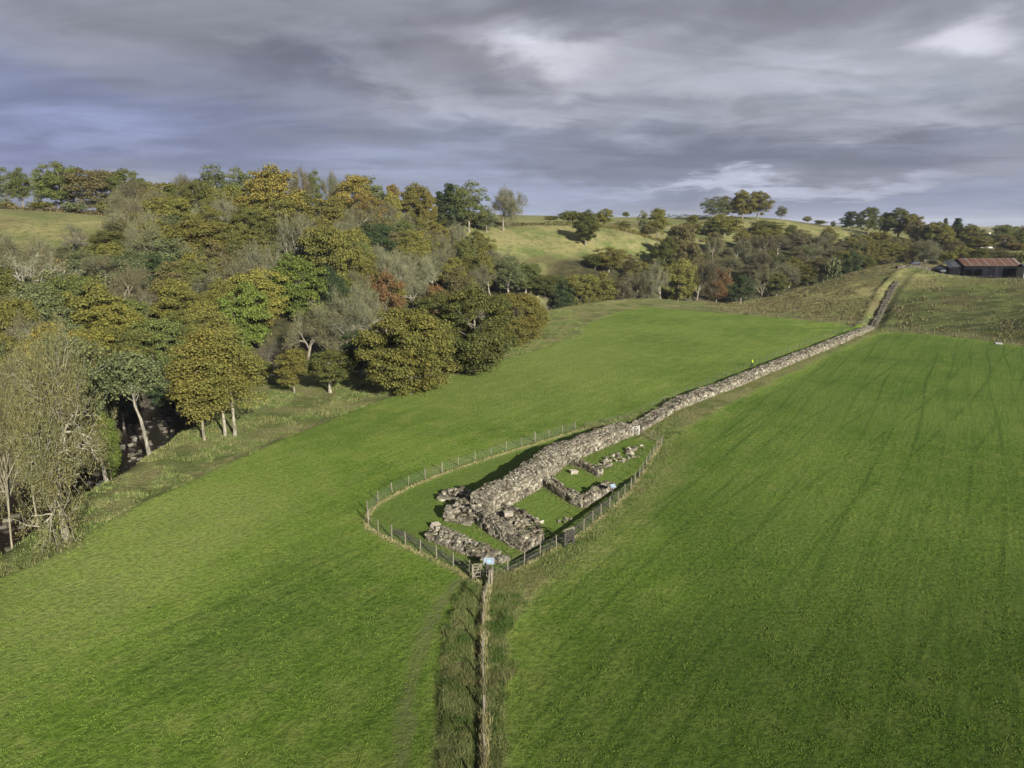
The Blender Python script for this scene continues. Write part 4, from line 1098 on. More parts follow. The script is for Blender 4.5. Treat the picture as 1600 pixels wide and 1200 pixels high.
def hedge(name, u0, u1, v0, v1, y0, y1, h, w, label, seed, colour='dark olive', gaps=0.15):
    """a long hedge: leaves over a woody core"""
    rng = np.random.RandomState(seed)
    p0, p1 = aty(u0, v0, y0)[:2], aty(u1, v1, y1)[:2]
    L = math.hypot(p1[0] - p0[0], p1[1] - p0[1]); n = int(L * 26)
    t = rng.rand(n); gap = vnoise(t * L / 7 + seed, np.zeros(n)) > -0.5 + gaps
    t = t[gap]; n = len(t)
    x = p0[0] + (p1[0] - p0[0]) * t + rng.normal(size=n) * w * 0.3; y = p0[1] + (p1[1] - p0[1]) * t + rng.normal(size=n) * w * 0.3
    zg = hgt(x, y); hh = h * (0.75 + 0.6 * (vnoise(t * L / 5, np.ones(n) * seed) + 0.5))
    z = zg + hh * rng.rand(n) ** 0.7
    V, Q = leaves_mesh(np.stack([x, y, z], -1), rng.normal(size=(n, 3)) + np.array([0, -0.4, 0.5]), 0.6, rng)
    c = np.array([p0[0], p0[1], H(*p0)])
    e = link(name, None, None, c)
    tag(e, label, 'hedge')
    o = link('foliage', new_mesh('foliage', V - c, Q, M_LEAF), e); o.color = (*COL[colour], 1)
    mb = MB()
    for s_ in np.arange(0, L, 2.5):
        xx, yy = p0[0] + (p1[0] - p0[0]) * s_ / L, p0[1] + (p1[1] - p0[1]) * s_ / L; zz = H(xx, yy)
        mb.tube([(xx, yy, zz - 0.3), (xx + rng.normal() * 0.3, yy, zz + h * 0.7)], [0.09, 0.03], 4, cap=False)
    so = mb.build('stem', M_BARK, e, loc=c); so.location = (0, 0, 0); so.color = (0.12, 0.1, 0.07, 1)
hedge('hedge', 748, 905, 352, 351, 338, 350, 1.5, 1.2, 'dark hedge crossing the open grass slope in the middle distance', 1)
hedge('hedge', 905, 1060, 353, 362, 352, 372, 1.6, 1.6, 'straggling hedge running right from the lone dark tree', 2, 'olive')
hedge('hedge', 1040, 1112, 341, 339, 560, 540, 2.6, 3, 'far dark hedge on the skyline left of the hilltop clump', 3, 'dark green', 0.0)
hedge('hedge', 600, 750, 346, 350, 292, 326, 1.2, 1.2, 'low dark hedge along the top of the slope under the conifers', 4)
hedge('hedge', 1085, 1180, 366, 368, 412, 415, 2.4, 2.2, 'dark hedge below the rounded olive tree on the far hill', 5)
hedge('hedge', 0, 190, 331, 339, 241, 243, 1.4, 1.2, 'low hedge under the skyline row above the pale left field', 6, 'brown', 0.3)
# ------------------------------------------------------------------ stonework
def polyline(pts, step):
    pts = np.array(pts, float); seg = np.hypot(*np.diff(pts, axis=0).T); L = np.concatenate([[0], np.cumsum(seg)])
    s = np.arange(0, L[-1] + 1e-6, step); x = np.interp(s, L, pts[:, 0]); y = np.interp(s, L, pts[:, 1])
    return s, x, y, L[-1]
def stone_wall(name, label, base, width, hf, stone=0.42, top_stone=None, seed=1, mat=None, cat='wall', rough_top=1.0, parent_rot=None, course=0.24, offset_side=1, grp=None):
    """ruined wall: base is its right-hand foot; it is `width` thick to the left; hf(s, t) its height (t: 0 right face, 1 left face)"""
    mat = mat or M_STONE; rng = np.random.RandomState(seed)
    s, x, y, L = polyline(base, 0.45)
    tx, ty = np.gradient(x), np.gradient(y); l = np.hypot(tx, ty) + 1e-9; nx_, ny_ = -ty / l * offset_side, tx / l * offset_side
    gz = hgt(x, y) - 0.15
    c0 = np.array([x[0], y[0], gz[0]])
    e = link(name, None, None, c0); tag(e, label, cat, grp)
    def P(ss, t): return np.interp(ss, s, x) + np.interp(ss, s, nx_) * width * t, np.interp(ss, s, y) + np.interp(ss, s, ny_) * width * t
    def ang(ss): return np.arctan2(np.interp(ss, s, ty), np.interp(ss, s, tx))
    # core
    k = 7; tt = np.linspace(0.04, 0.96, k); V = []
    for t in tt:
        px_, py_ = P(s, t); V.append(np.stack([px_, py_, hgt(px_, py_) - 0.3 + 0 * px_], -1) if t in (tt[0], tt[-1]) else None)
    rows = []
    px_, py_ = P(s, tt[0]); rows.append(np.stack([px_, py_, hgt(px_, py_) - 0.4], -1))
    for t in tt:
        px_, py_ = P(s, t); rows.append(np.stack([px_, py_, gz + 0.15 + np.maximum(hf(s, t) - 0.16, -0.1)], -1))
    px_, py_ = P(s, tt[-1]); rows.append(np.stack([px_, py_, hgt(px_, py_) - 0.4], -1))
    Rw = np.stack(rows, 1); n, m_ = Rw.shape[:2]; ii = np.arange(n * m_).reshape(n, m_)
    q = np.stack([ii[:-1, :-1], ii[1:, :-1], ii[1:, 1:], ii[:-1, 1:]], -1).reshape(-1, 4)
    core = MB(); core.add(Rw.reshape(-1, 3), q if offset_side < 0 else q[:, ::-1])
    for row in (0, n - 1):
        core.add(Rw[row], None, np.array([[0, j, j + 1] for j in range(1, m_ - 1)]))
    o = core.build('core', M_CORE, e, loc=c0); o.location = (0, 0, 0)
    # coursed facing on both sides and ends
    fb = MB(); C = []; SZ = []; RT = []
    for t, nm in ((0.0, 'r'), (1.0, 'l')):
        z = 0.0; kk = 0
        while z < 3:
            ch = course * rng.uniform(0.8, 1.2); ss = rng.rand() * stone
            while ss < L:
                ln = stone * rng.uniform(0.6, 1.5)
                hh = float(hf(np.array([ss]), t)[0])
                if z + ch * 0.4 < hh:
                    px_, py_ = P(ss + ln / 2, t + (0.10 if t == 0 else -0.10) / width + rng.normal() * 0.012)
                    C.append((px_, py_, np.interp(ss, s, gz) + 0.15 + z + ch / 2 - 0.04)); SZ.append((ln * 0.94, rng.uniform(0.26, 0.36), ch * 0.93)); RT.append(ang(ss) + rng.normal() * 0.04)
                ss += ln
            z += ch
            if z > float(np.max(hf(s, t))): break
    for se, sgn in ((0.0, 1), (L, -1)):
        z = 0.0
        while z < float(np.max(hf(np.array([se]), 0.5))):
            t = 0.0; ch = course * rng.uniform(0.8, 1.2)
            while t < 1.0:
                ln = stone * rng.uniform(0.6, 1.4); tm_ = min(t + ln / width / 2, 0.97)
                if z < float(hf(np.array([se]), tm_)[0]):
                    px_, py_ = P(se + sgn * 0.08, tm_); C.append((px_, py_, np.interp(se, s, gz) + 0.15 + z + ch / 2)); SZ.append((0.35, ln * 0.94, ch * 0.93)); RT.append(ang(se))
                t += ln / width
            z += ch
    C = np.array(C, float); n = len(C)
    if n:
        fb.boxes(C, np.array(SZ), np.array(RT), rng.normal(size=n) * 0.03, rng.normal(size=n) * 0.03, 0.07, rng)
        o = fb.build('facing', mat, e, loc=c0); o.location = (0, 0, 0)
    # rubble top
    stone = top_stone or stone; tb = MB(); n = int(L * width / (stone * stone * 0.36)); ss = rng.rand(n) * L; t = rng.uniform(0.02, 0.98, n)
    px_, py_ = P(ss, t)
    hz = np.array([float(v) for v in hf(ss, t)]) if True else 0
    sz = stone * rng.uniform(0.45, 1.15, n)
    Ct = np.stack([px_, py_, np.interp(ss, s, gz) + 0.15 + hz - 0.12 + rng.uniform(-0.10, 0.12, n) * rough_top], -1)
    tb.boxes(Ct, np.stack([sz, sz * rng.uniform(0.6, 0.95, n), sz * rng.uniform(0.35, 0.65, n)], -1), rng.uniform(0, 6.28, n), rng.normal(size=n) * 0.22 * rough_top, rng.normal(size=n) * 0.22 * rough_top, 0.14, rng)
    o = tb.build('rubble_top', mat, e, loc=c0); o.location = (0, 0, 0)
    return e
def rubble(name, label, poly, h, stone, dens, seed, mat=None, cat='rubble', face=False):
    """a spread or a low mass of broken masonry over an area"""
    rng = np.random.RandomState(seed); mat = mat or M_STONE
    P = np.array(poly); lo, hi = P.min(0), P.max(0); area = (hi - lo).prod()
    n = int(area * dens / stone ** 2)
    x = rng.uniform(lo[0], hi[0], n); y = rng.uniform(lo[1], hi[1], n); d = -sdf(x, y, poly)
    keep = d > rng.uniform(-0.15, 0.25, n); x, y, d = x[keep], y[keep], d[keep]; n = len(x)
    c0 = np.array([P[:, 0].mean(), P[:, 1].mean(), 0]); c0[2] = H(c0[0], c0[1])
    z = hgt(x, y); top = h * sm(-0.1, 0.55, d) * (0.75 + 0.7 * (fbm(x / 1.3 + seed, y / 1.3, 3)))
    sz = stone * rng.uniform(0.5, 1.35, n)
    mb = MB()
    mb.boxes(np.stack([x, y, z + top - 0.08 + rng.uniform(-0.12, 0.1, n)], -1), np.stack([sz, sz * rng.uniform(0.6, 0.95, n), sz * rng.uniform(0.4, 0.7, n)], -1), rng.uniform(0, 6.28, n), rng.normal(size=n) * 0.3, rng.normal(size=n) * 0.3, 0.15, rng)
    # lower courses round the rim
    if h > 0.45:
        ring = list(poly) + [poly[0]]; s, rx, ry, L = polyline(ring, 0.1); C = []; SZ = []; RT = []
        for lev in range(int(h / 0.22) + 1):
            ss = rng.rand() * 0.3
            while ss < L:
                ln = stone * rng.uniform(0.7, 1.5); a = np.interp(ss, s, np.arctan2(np.gradient(ry), np.gradient(rx)))
                px_, py_ = np.interp(ss + ln / 2, s, rx), np.interp(ss + ln / 2, s, ry)
                hl = h * (0.75 + 0.7 * float(fbm(np.array([px_ / 1.3 + seed]), np.array([py_ / 1.3]), 3)[0]))
                if lev * 0.22 < hl - 0.05: C.append((px_ + rng.normal() * 0.05, py_ + rng.normal() * 0.05, H(px_, py_) + lev * 0.22 + 0.07)); SZ.append((ln, 0.4, 0.21)); RT.append(a + rng.normal() * 0.08)
                ss += ln
        if C: mb.boxes(np.array(C), np.array(SZ), np.array(RT), rng.normal(size=len(C)) * 0.06, rng.normal(size=len(C)) * 0.06, 0.1, rng)
        # earth body
        bb = MB(); q = [(px_, py_) for px_, py_ in poly]; nn = len(q)
        cen = np.mean(q, 0); Vb = []
        for f_, zz in ((0.93, -0.3), (0.9, h * 0.55 - 0.1)):
            for p in q:
                xx, yy = cen + (np.array(p) - cen) * f_; Vb.append((xx, yy, H(xx, yy) + zz))
        Vb.append((cen[0], cen[1], H(*cen) + h * 0.55 - 0.1))
        bb.add(np.array(Vb), np.array([[i, (i + 1) % nn, nn + (i + 1) % nn, nn + i] for i in range(nn)]), np.array([[nn + i, nn + (i + 1) % nn, 2 * nn] for i in range(nn)]))
        e = link(name, None, None, c0); tag(e, label, cat)
        o = bb.build('core', M_CORE, e, loc=c0); o.location = (0, 0, 0)
        o = mb.build('stones', mat, e, loc=c0); o.location = (0, 0, 0)
        return e
    o = mb.build(name, mat, None, loc=c0); tag(o, label, cat)
    return o
ZI = -0.3
def AI(*p): return [at(u, v, ZI) for u, v in p]
def hmain(s, t):
    s = np.asarray(s, float); t = np.asarray(t, float) + 0 * s
    base = np.interp(s, [0, 2, 8, 14, 20, 30, 36], [1.65, 1.9, 2.05, 1.95, 1.75, 1.5, 1.1])
    return base + 0.25 * fbm(s / 1.7, t * 2 + 3, 3) + 0.28 * np.sin(np.pi * np.clip(t, 0, 1)) - 0.25 * (np.clip(t, 0, 1) > 0.85) * (fbm(s / 3, 0 * s, 2) > 0.1)
stone_wall('stone_wall', 'tall pale stretch of ruined stone wall, the spine of the fenced remains', AI((772, 810), (844, 766), (885, 730), (915, 716), (991, 683)), 2.7, hmain, 0.36, seed=11, course=0.22, top_stone=0.26, rough_top=0.8)
def hlink(s, t):
    s = np.asarray(s, float); return 0.55 + 0.28 * fbm(s / 1.4, np.asarray(t, float) * 3 + 0 * s, 3)
stone_wall('stone_wall', 'low broken length of wall between the tall stretch and the long run', [at(u, v, 0) for u, v in ((994, 681), (1020, 664), (1052, 645))], 2.3, hlink, 0.38, seed=12, top_stone=0.3)
def hrun(s, t):
    s = np.asarray(s, float); t = np.asarray(t, float) + 0 * s
    return np.interp(s, [0, 4, 95, 112, 125], [0.8, 1.15, 1.15, 0.8, 0.5]) + 0.22 * fbm(s / 2.2, t * 2, 3) + 0.12 * np.sin(np.pi * np.clip(t, 0, 1))
stone_wall('stone_wall', 'long ruined wall running up the pasture from the remains towards the hill', [at(u, v, 0) for u, v in ((1056, 642), (1065, 638), (1150, 606), (1200, 585), (1250, 564), (1300, 544), (1340, 527), (1366, 513))], 2.1, hrun, 0.42, seed=13, course=0.25, top_stone=0.36)
def htr(s, t):
    s = np.asarray(s, float); return 0.5 + 0.3 * fbm(s / 2.0, np.asarray(t, float) * 2 + 0 * s, 3)
stone_wall('stone_wall', 'last broken stretch of the old wall climbing the sunken track', [at(1368, 510)] + [aty(1384, 480, 222)[:2], aty(1397, 456, 240)[:2], aty(1404, 446, 247)[:2]], 1.5, htr, 0.5, seed=14, mat=M_DARKSTONE)
def const(h, a=0.12, k=1.2):
    return lambda s, t: h + a * fbm(np.asarray(s, float) / k, np.asarray(t, float) * 3 + 0 * np.asarray(s, float), 3)
# tower footings
stone_wall('stone_wall', 'dark-faced low cross wall turning a corner below the tall stretch', AI((848, 763), (880, 780), (902, 789), (917, 790)), 1.15, const(0.85, 0.3), 0.34, seed=21, top_stone=0.26)
stone_wall('stone_wall', 'low wall of pale rubble closing the square footing, nearest the small lectern sign', AI((908, 791), (935, 778), (962, 760)), 1.25, const(0.75, 0.25), 0.34, seed=22, top_stone=0.28)
stone_wall('stone_wall', 'narrow pale stub wall leaving the tall stretch at right angles', AI((888, 729), (912, 736), (934, 745)), 0.85, const(0.75, 0.1), 0.34, seed=23, top_stone=0.26)
# abutment
rubble('stone_rubble', 'broad block of rubble masonry stepping forward from the near end of the tall wall', AI((742, 820), (775, 800), (800, 803), (822, 812), (838, 822), (847, 842), (822, 858), (796, 850), (768, 838)), 0.95, 0.34, 1.7, 31)
stone_wall('stone_wall', 'dark-faced footing in front of the broad rubble block', AI((735, 815), (760, 832), (790, 848), (815, 859)), 0.9, const(1.25, 0.2), 0.36, seed=32, top_stone=0.28)
rubble('stone_rubble', 'squared lump of masonry at the near left end of the tall wall', AI((697, 818), (705, 804), (722, 800), (737, 809), (733, 825), (714, 821)), 1.1, 0.34, 1.5, 33)
rubble('stone_rubble', 'shadowed heap of stones behind the near end of the tall wall', AI((688, 786), (697, 774), (722, 772), (742, 778), (738, 790), (712, 788)), 0.55, 0.38, 1.1, 34)
rubble('stone_rubble', 'tumbled stones between the squared lump and the end of the tall wall', AI((726, 808), (732, 788), (750, 785), (770, 800), (752, 822), (738, 820)), 1.3, 0.34, 1.6, 35)
rubble('stone_rubble', 'long low rubble strip lying nearest the gate', AI((668, 848), (671, 836), (690, 833), (712, 842), (745, 856), (775, 866), (793, 873), (778, 884), (750, 878), (715, 866)), 0.5, 0.31, 1.5, 36)
rubble('stone_rubble', 'scattered rubble patch in the grass beyond the pale stub wall', AI((932, 728), (950, 717), (985, 702), (1008, 703), (1000, 714), (970, 730), (950, 735)), 0.28, 0.42, 0.5, 37)
rubble('stone_rubble', 'short line of pale stones trailing off the rubble block into the lawn', AI((815, 810), (830, 808), (852, 814), (851, 820), (832, 820), (816, 816)), 0.3, 0.36, 1.0, 38, M_PALE)
rubble('stone_rubble', 'small isolated row of stones in the middle of the lawn', AI((870, 810), (885, 807), (896, 808), (895, 814), (880, 815), (871, 814)), 0.22, 0.36, 0.9, 39)
rubble('stone_rubble', 'few stones at the outer corner of the rubble block', AI((838, 836), (846, 832), (848, 842), (838, 850), (828, 848)), 0.3, 0.35, 0.8, 40)
def block(u, v, z, size, rot, label, mat=None, tilt=(0, 0)):
    x, y = at(u, v, z); zz = H(x, y); mb = MB(); rng = np.random.RandomState(int(u))
    # a dressed block with worn corners
    sx, sy, sz = size
    n = 3; g_ = np.linspace(-0.5, 0.5, 5)
    me_ = MB(); me_.box((0, 0, 0), (sx, sy, sz), 0, None, 0.05, rng)
    me2 = me_.mesh('stone_block', mat or M_PALE)
    o = link('stone_block', me2, None, (x, y, zz + sz / 2 - 0.06)); o.rotation_euler = (tilt[0], tilt[1], rot)
    mdf = o.modifiers.new('worn', 'BEVEL'); mdf.width = 0.05; mdf.segments = 2
    tag(o, label, 'stone block')
block(896, 742, ZI, (0.95, 0.55, 0.45), 0.5, 'single pale worn block lying on the grass inside the square footing', tilt=(0.1, 0.15))
block(794, 807, ZI + 1.0, (0.85, 0.6, 0.4), 0.2, 'large pale square slab resting on top of the rubble block')
for o_ in [o for o in S.objects if o.name.startswith('stone_block')][-1:]: o_.location.z = H(o_.location.x, o_.location.y) + 1.15
block(681, 829, ZI, (0.9, 0.55, 0.5), 0.9, 'whitish tilted block at the left end of the long rubble strip', tilt=(0.3, 0.2))
block(1002, 700, ZI, (0.5, 0.35, 0.25), 0.3, 'small pale stone at the far end of the rubble patch')

# ------------------------------------------------------------------ fences
M_OLDPOST = flat('old_dark_posts', (0.085, 0.078, 0.058), 0.9)
def fence(name, label, pts, spacing, h, seed, wires=5, closed=False, net=True, post_r=0.045, thick_every=0, posts_at=None, pm=None):
    rng = np.random.RandomState(seed)
    s, x, y, L = polyline(pts, 0.25)
    ps = np.arange(0, L + 0.01, spacing) if posts_at is None else posts_at
    c0 = np.array([x[0], y[0], H(x[0], y[0])]); e = link(name, None, None, c0); tag(e, label, 'fence')
    P3 = []
    for i, q in enumerate(ps):
        px_, py_ = np.interp(q, s, x), np.interp(q, s, y); zz = H(px_, py_); mb = MB(); big = thick_every and i % thick_every == 0
        r_ = post_r * (1.5 if big else 1) * rng.uniform(0.9, 1.1); hh = h * (1.12 if big else 1) * rng.uniform(0.94, 1.06)
        lx, ly = rng.normal() * 0.04, rng.normal() * 0.04
        mb.box((0, 0, hh / 2 - 0.2), (r_ * 1.8, r_ * 1.8, hh + 0.4), rng.uniform(0, 1.5), None, 0.04, rng, 0.08)
        V = mb.V[0]; V[:, 0] += lx * V[:, 2] / h; V[:, 1] += ly * V[:, 2] / h
        o = mb.build('post', pm or M_WOOD, e); o.location = (px_ - c0[0], py_ - c0[1], zz - c0[2])
        P3.append((px_ + lx - c0[0], py_ + ly - c0[1], zz - c0[2]))
    P3 = np.array(P3)
    if len(P3) > 1:
        for k in range(wires):
            f = (k + 0.6) / wires; mb = MB(); mb.tube(P3 + np.array([0, 0, h * 0.92 * f]), 0.0055, 4, cap=False)
            mb.build('wire', M_WIRE, e)
        if net:
            mb = MB()
            for a, b_ in zip(P3[:-1], P3[1:]):
                n = max(2, int(np.linalg.norm(b_ - a) / 0.3))
                for j in range(1, n):
                    p = a + (b_ - a) * j / n; mb.tube([p + np.array([0, 0, 0.05]), p + np.array([0, 0, h * 0.72])], 0.003, 3, cap=False)
            mb.build('netting', M_WIRE, e)
    return e
fence('fence', 'wire and post fence curving round the left and far side of the remains', AI((576, 820), (572, 806), (580, 795), (608, 776), (648, 757), (700, 737), (770, 714), (840, 692), (912, 670)), 2.7, 1.15, 1, thick_every=6)
fence('fence', 'wire and post fence round the near left side of the remains, up to the gate', AI((576, 824), (590, 835), (607, 843), (627, 853), (645, 862), (665, 871), (686, 880), (707, 890), (738, 906)), 2.05, 1.2, 2, wires=3, net=False)
fence('fence', 'wire and post fence between the double gate and the small dark gate', AI((770, 915), (791, 900), (818, 885), (838, 874), (859, 865), (880, 854)), 2.1, 1.2, 3, wires=3, net=False)
fence('fence', 'wire fence from the small dark gate to the far right corner of the remains', AI((897, 848), (903, 842), (916, 831), (942, 807), (966, 788), (986, 767), (1003, 741), (1018, 716), (1034, 697)), 2.1, 1.2, 4, wires=3, net=False)
fence('fence', 'short fence closing the far corner between the white gate and the right fence', AI((1034, 696), (1016, 688), (1000, 681)), 2.2, 1.2, 5)
fence('fence', 'wire fence following the far side of the long ruined wall', [at(u, v, 0) for u, v in ((915, 668), (960, 660), (1005, 643), (1050, 622), (1100, 602), (1150, 582), (1200, 562), (1260, 538), (1320, 516), (1362, 502))], 4.2, 1.0, 6, wires=3, net=False, pm=M_OLDPOST)
fence('fence', 'old overgrown fence line running from the gate straight towards the viewer', HEDGE, 3.0, 1.15, 7, wires=6, thick_every=5, post_r=0.055)
fence('fence', 'dark field boundary fence at the foot of the slope below the barn', [at(u, v, 0) for u, v in ((1392, 516), (1450, 521), (1520, 529), (1600, 541), (1680, 554))], 3.2, 1.1, 8, wires=4, net=False, post_r=0.08, pm=M_OLDPOST)
fence('fence', 'field boundary fence across the far end of the pasture, left of the wall', [at(u, v, 0) for u, v in ((1020, 479), (1080, 484), (1160, 490), (1250, 498), (1325, 506), (1362, 511))], 3.6, 1.1, 9, wires=4, net=False, post_r=0.06, pm=M_OLDPOST)
fence('fence', 'dark wooden fence on the hill crest in front of the barn', [aty(u, v, y)[:2] for u, v, y in ((1440, 424, 262), (1480, 431, 252), (1540, 434, 246), (1610, 436, 238))], 2.6, 1.2, 10, wires=5, net=False, post_r=0.1, pm=M_DARKWOOD)
# gates
def rail(mb, a, b_, w=0.035, hgt_=0.09):
    a, b_ = np.array(a, float), np.array(b_, float); d = b_ - a; L = np.linalg.norm(d); yaw = math.atan2(d[1], d[0]); pit = math.asin(d[2] / L)
    q = np.array([[-1, -1, -1], [1, -1, -1], [1, 1, -1], [-1, 1, -1], [-1, -1, 1], [1, -1, 1], [1, 1, 1], [-1, 1, 1]], float) * 0.5 * np.array([L, w, hgt_])
    M = np.array(Matrix.Rotation(yaw, 3, 'Z') @ Matrix.Rotation(-pit, 3, 'Y')); mb.add(q @ M.T + (a + b_) / 2, np.array([[3, 2, 1, 0], [4, 5, 6, 7], [0, 1, 5, 4], [1, 2, 6, 5], [2, 3, 7, 6], [3, 0, 4, 7]]))
def gate(name, label, p0, p1, h, mat, bars=5, brace=True, z0=0.12):
    c0 = np.array([p0[0], p0[1], H(*p0)]); e = link(name, None, None, c0); tag(e, label, 'gate')
    d = np.array([p1[0] - p0[0], p1[1] - p0[1], 0]); ln = np.linalg.norm(d[:2]); dz = H(*p1) - c0[2]
    f = lambda t, z: (d[0] * t, d[1] * t, dz * t + z)
    for t in (0, 1):
        mb = MB(); mb.box(f(t, 0.55), (0.15, 0.15, 1.5), math.atan2(d[1], d[0]), None, 0.03, np.random.RandomState(3)); mb.build('gate_post', mat, e)
    mb = MB(); yaw = math.atan2(d[1], d[0])
    for t in (0.09, 0.91): mb.box(f(t, z0 + h / 2), (0.08, 0.05, h), yaw)
    for k in range(bars):
        z = z0 + 0.06 + (h - 0.12) * (k / (bars - 1)) ** 0.85
        off = np.array([-d[1], d[0], 0]) / ln * 0.03
        rail(mb, np.array(f(0.07, z)) + off, np.array(f(0.93, z)) + off, 0.035, 0.085)
    if brace:
        off = np.array([-d[1], d[0], 0]) / ln * -0.035
        rail(mb, np.array(f(0.1, z0 + 0.1)) + off, np.array(f(0.9, z0 + h - 0.08)) + off)
    gl = mb.build('gate_leaf', mat, e)
    mb = MB(); mb.tube([f(0.9, z0 + h * 0.75), f(0.97, z0 + h * 0.75)], 0.02, 6); mb.build('latch', M_WIRE, e)
    return e
gA, gB, gC = at(739, 907, 0), at(768, 917, 0), at(755, 900, -0.2)
gate('wooden_gate', 'left leaf of the weathered kissing gate at the near corner of the remains', gA, (gC[0] - 0.1, gC[1] - 1.1), 1.2, M_WOOD)
gate('wooden_gate', 'right leaf of the weathered kissing gate, beside the information board', gB, (gC[0] + 0.25, gC[1] - 1.0), 1.2, M_WOOD)
gate('wooden_gate', 'dark slatted gate set in the right-hand fence of the remains', at(882, 855, 0), at(896, 850, 0), 1.25, M_DARKWOOD, 6)
mb = MB(); p = at(882, 853, 0); q = at(896, 848, 0); zz = H(*p)
rail(mb, (p[0], p[1] + 0.12, zz + 1.42), (q[0], q[1] + 0.12, zz + 1.42), 0.14, 0.09)
for r_ in (p, q): mb.box((r_[0], r_[1] + 0.12, zz + 0.65), (0.16, 0.16, 1.5))
tag(mb.build('gate_frame', M_WOOD, None), 'pale wooden frame around the dark slatted gate', 'gate frame')
gate('wooden_gate', 'small white-painted gate against the far end of the tall wall', at(988, 682, -0.1), at(998, 680, -0.1), 1.15, flat('white_paint', (0.34, 0.33, 0.30), 0.6), 4)
def board(u, v, z, w, d_, h, rot, label, tilt=0.5, scale_text=True):
    x, y = at(u, v, z); c0 = (x, y, H(x, y)); e = link('information_board', None, None, c0); e.rotation_euler = (0, 0, rot); tag(e, label, 'sign')
    mb = MB(); mb.box((0, 0.05, h / 2 - 0.15), (0.11, 0.11, h + 0.3)); mb.build('post', M_DARKWOOD, e)
    mb = MB(); ct, st = math.cos(tilt), math.sin(tilt)
    rng = np.random.RandomState(1)
    def plate(w_, d2, t_, zoff, name, mat, yo=0):
        q = np.array([[-1, -1, -1], [1, -1, -1], [1, 1, -1], [-1, 1, -1], [-1, -1, 1], [1, -1, 1], [1, 1, 1], [-1, 1, 1]], float) * 0.5 * np.array([w_, d2, t_])
        q[:, 2] += zoff; q[:, 1] += yo
        V = np.stack([q[:, 0], q[:, 1] * ct - q[:, 2] * st, q[:, 1] * st + q[:, 2] * ct + h], -1)
        m_ = MB(); m_.add(V, np.array([[3, 2, 1, 0], [4, 5, 6, 7], [0, 1, 5, 4], [1, 2, 6, 5], [2, 3, 7, 6], [3, 0, 4, 7]])); return m_.build(name, mat, e)
    plate(w + 0.06, d_ + 0.06, 0.05, 0, 'frame', M_WIRE)
    plate(w, d_, 0.02, 0.04, 'panel', M_WHITE)
    plate(w * 0.34, d_ * 0.42, 0.008, 0.056, 'picture', flat('print_blue', (0.22, 0.36, 0.46), 0.4), -d_ * 0.12)
board(764, 899, -0.2, 0.85, 0.6, 1.0, 0.0, 'white tilted information board just behind the kissing gate')
board(957, 779, -0.5, 0.6, 0.45, 0.9, 0.45, 'small white lectern sign on a leg by the right-hand fence')
# white trough by the far fence
x, y = at(1560, 538, 0); mb = MB(); c0 = (x, y, H(x, y))
for sx, sy, wx, wy in ((0, -0.3, 1.5, 0.07), (0, 0.3, 1.5, 0.07), (-0.72, 0, 0.07, 0.54), (0.72, 0, 0.07, 0.54)): mb.box((sx, sy, 0.28), (wx, wy, 0.4))
mb.box((0, 0, 0.07), (1.4, 0.54, 0.06))
o = mb.build('water_trough', flat('white_enamel', (0.20, 0.20, 0.19), 0.8), None); o.location = c0; o.rotation_euler = (0, 0, -0.25); tag(o, 'small whitish water trough by the fence under the slope', 'trough')
# ------------------------------------------------------------------ barn on the hill
def mat_tin(name, cols, streak=3.0, rough=0.7):
    m, g, b = material(name, rough, 0.04)
    tcn = g.n('ShaderNodeTexCoord').outputs['Object']
    n1 = g.noise(g.vec('MULTIPLY', tcn, (1.0, 0.15, 0.15)), streak, 4, 0.6); n2 = g.noise(tcn, 0.5, 4)
    c = g.mix(g.ramp(n1, 0.38, 0.58), cols[0], cols[1]); c = g.mix(g.ramp(n2, 0.52, 0.68, 0, 0.7), c, cols[2])
    g.put(b.inputs['Base Color'], c)
    w = g.n('ShaderNodeTexWave', wave_type='BANDS', bands_direction='X'); g.put(w.inputs['Vector'], tcn); w.inputs['Scale'].default_value = 2.2
    bp = g.n('ShaderNodeBump'); bp.inputs['Strength'].default_value = 0.5; bp.inputs['Distance'].default_value = 0.05; g.put(bp.inputs['Height'], w.outputs['Fac']); g.t.links.new(bp.outputs[0], b.inputs['Normal'])
    return m
M_RUST = mat_tin('rusty_corrugated_iron', [(0.058, 0.031, 0.022), (0.095, 0.052, 0.037), (0.065, 0.055, 0.050)], 1.2)
M_BLACK = mat_tin('black_corrugated_iron', [(0.004, 0.004, 0.006), (0.008, 0.008, 0.011), (0.018, 0.018, 0.022)], 1.0, 0.95)
M_SLATE = mat_tin('dark_sheet_roof', [(0.025, 0.028, 0.034), (0.05, 0.053, 0.06), (0.018, 0.018, 0.022)], 1.0)
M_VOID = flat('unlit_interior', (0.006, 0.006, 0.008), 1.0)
bl = aty(1484, 430, 262); br = aty(1592, 432, 262)
BW = br[0] - bl[0]; bz = min(H(bl[0], 262), H(br[0], 262)); 
barn = link('barn', None, None, (bl[0], 262, bz)); tag(barn, 'long black barn with a rusty roof on the crest of the hill', 'barn')
def pb(name, mat, boxes, quads=None, parent=None):
    mb = MB()
    for c, s_ in boxes: mb.box(c, s_)
    if quads:
        for q in quads: mb.add(np.array(q, float), np.array([[0, 1, 2, 3]]))
    return mb.build(name, mat, parent or barn)
x1 = BW * 0.19
EH = 4.3; RH = 6.7; DP = 9.0
def slab(a, b_, c, d_, th=0.12):
    """a sheet through four points with thickness"""
    q = np.array([a, b_, c, d_], float); n = np.cross(q[1] - q[0], q[3] - q[0]); n /= np.linalg.norm(n)
    V = np.vstack([q, q - n * th]); mb.add(V, np.array([[0, 1, 2, 3], [7, 6, 5, 4], [0, 4, 5, 1], [1, 5, 6, 2], [2, 6, 7, 3], [3, 7, 4, 0]]))
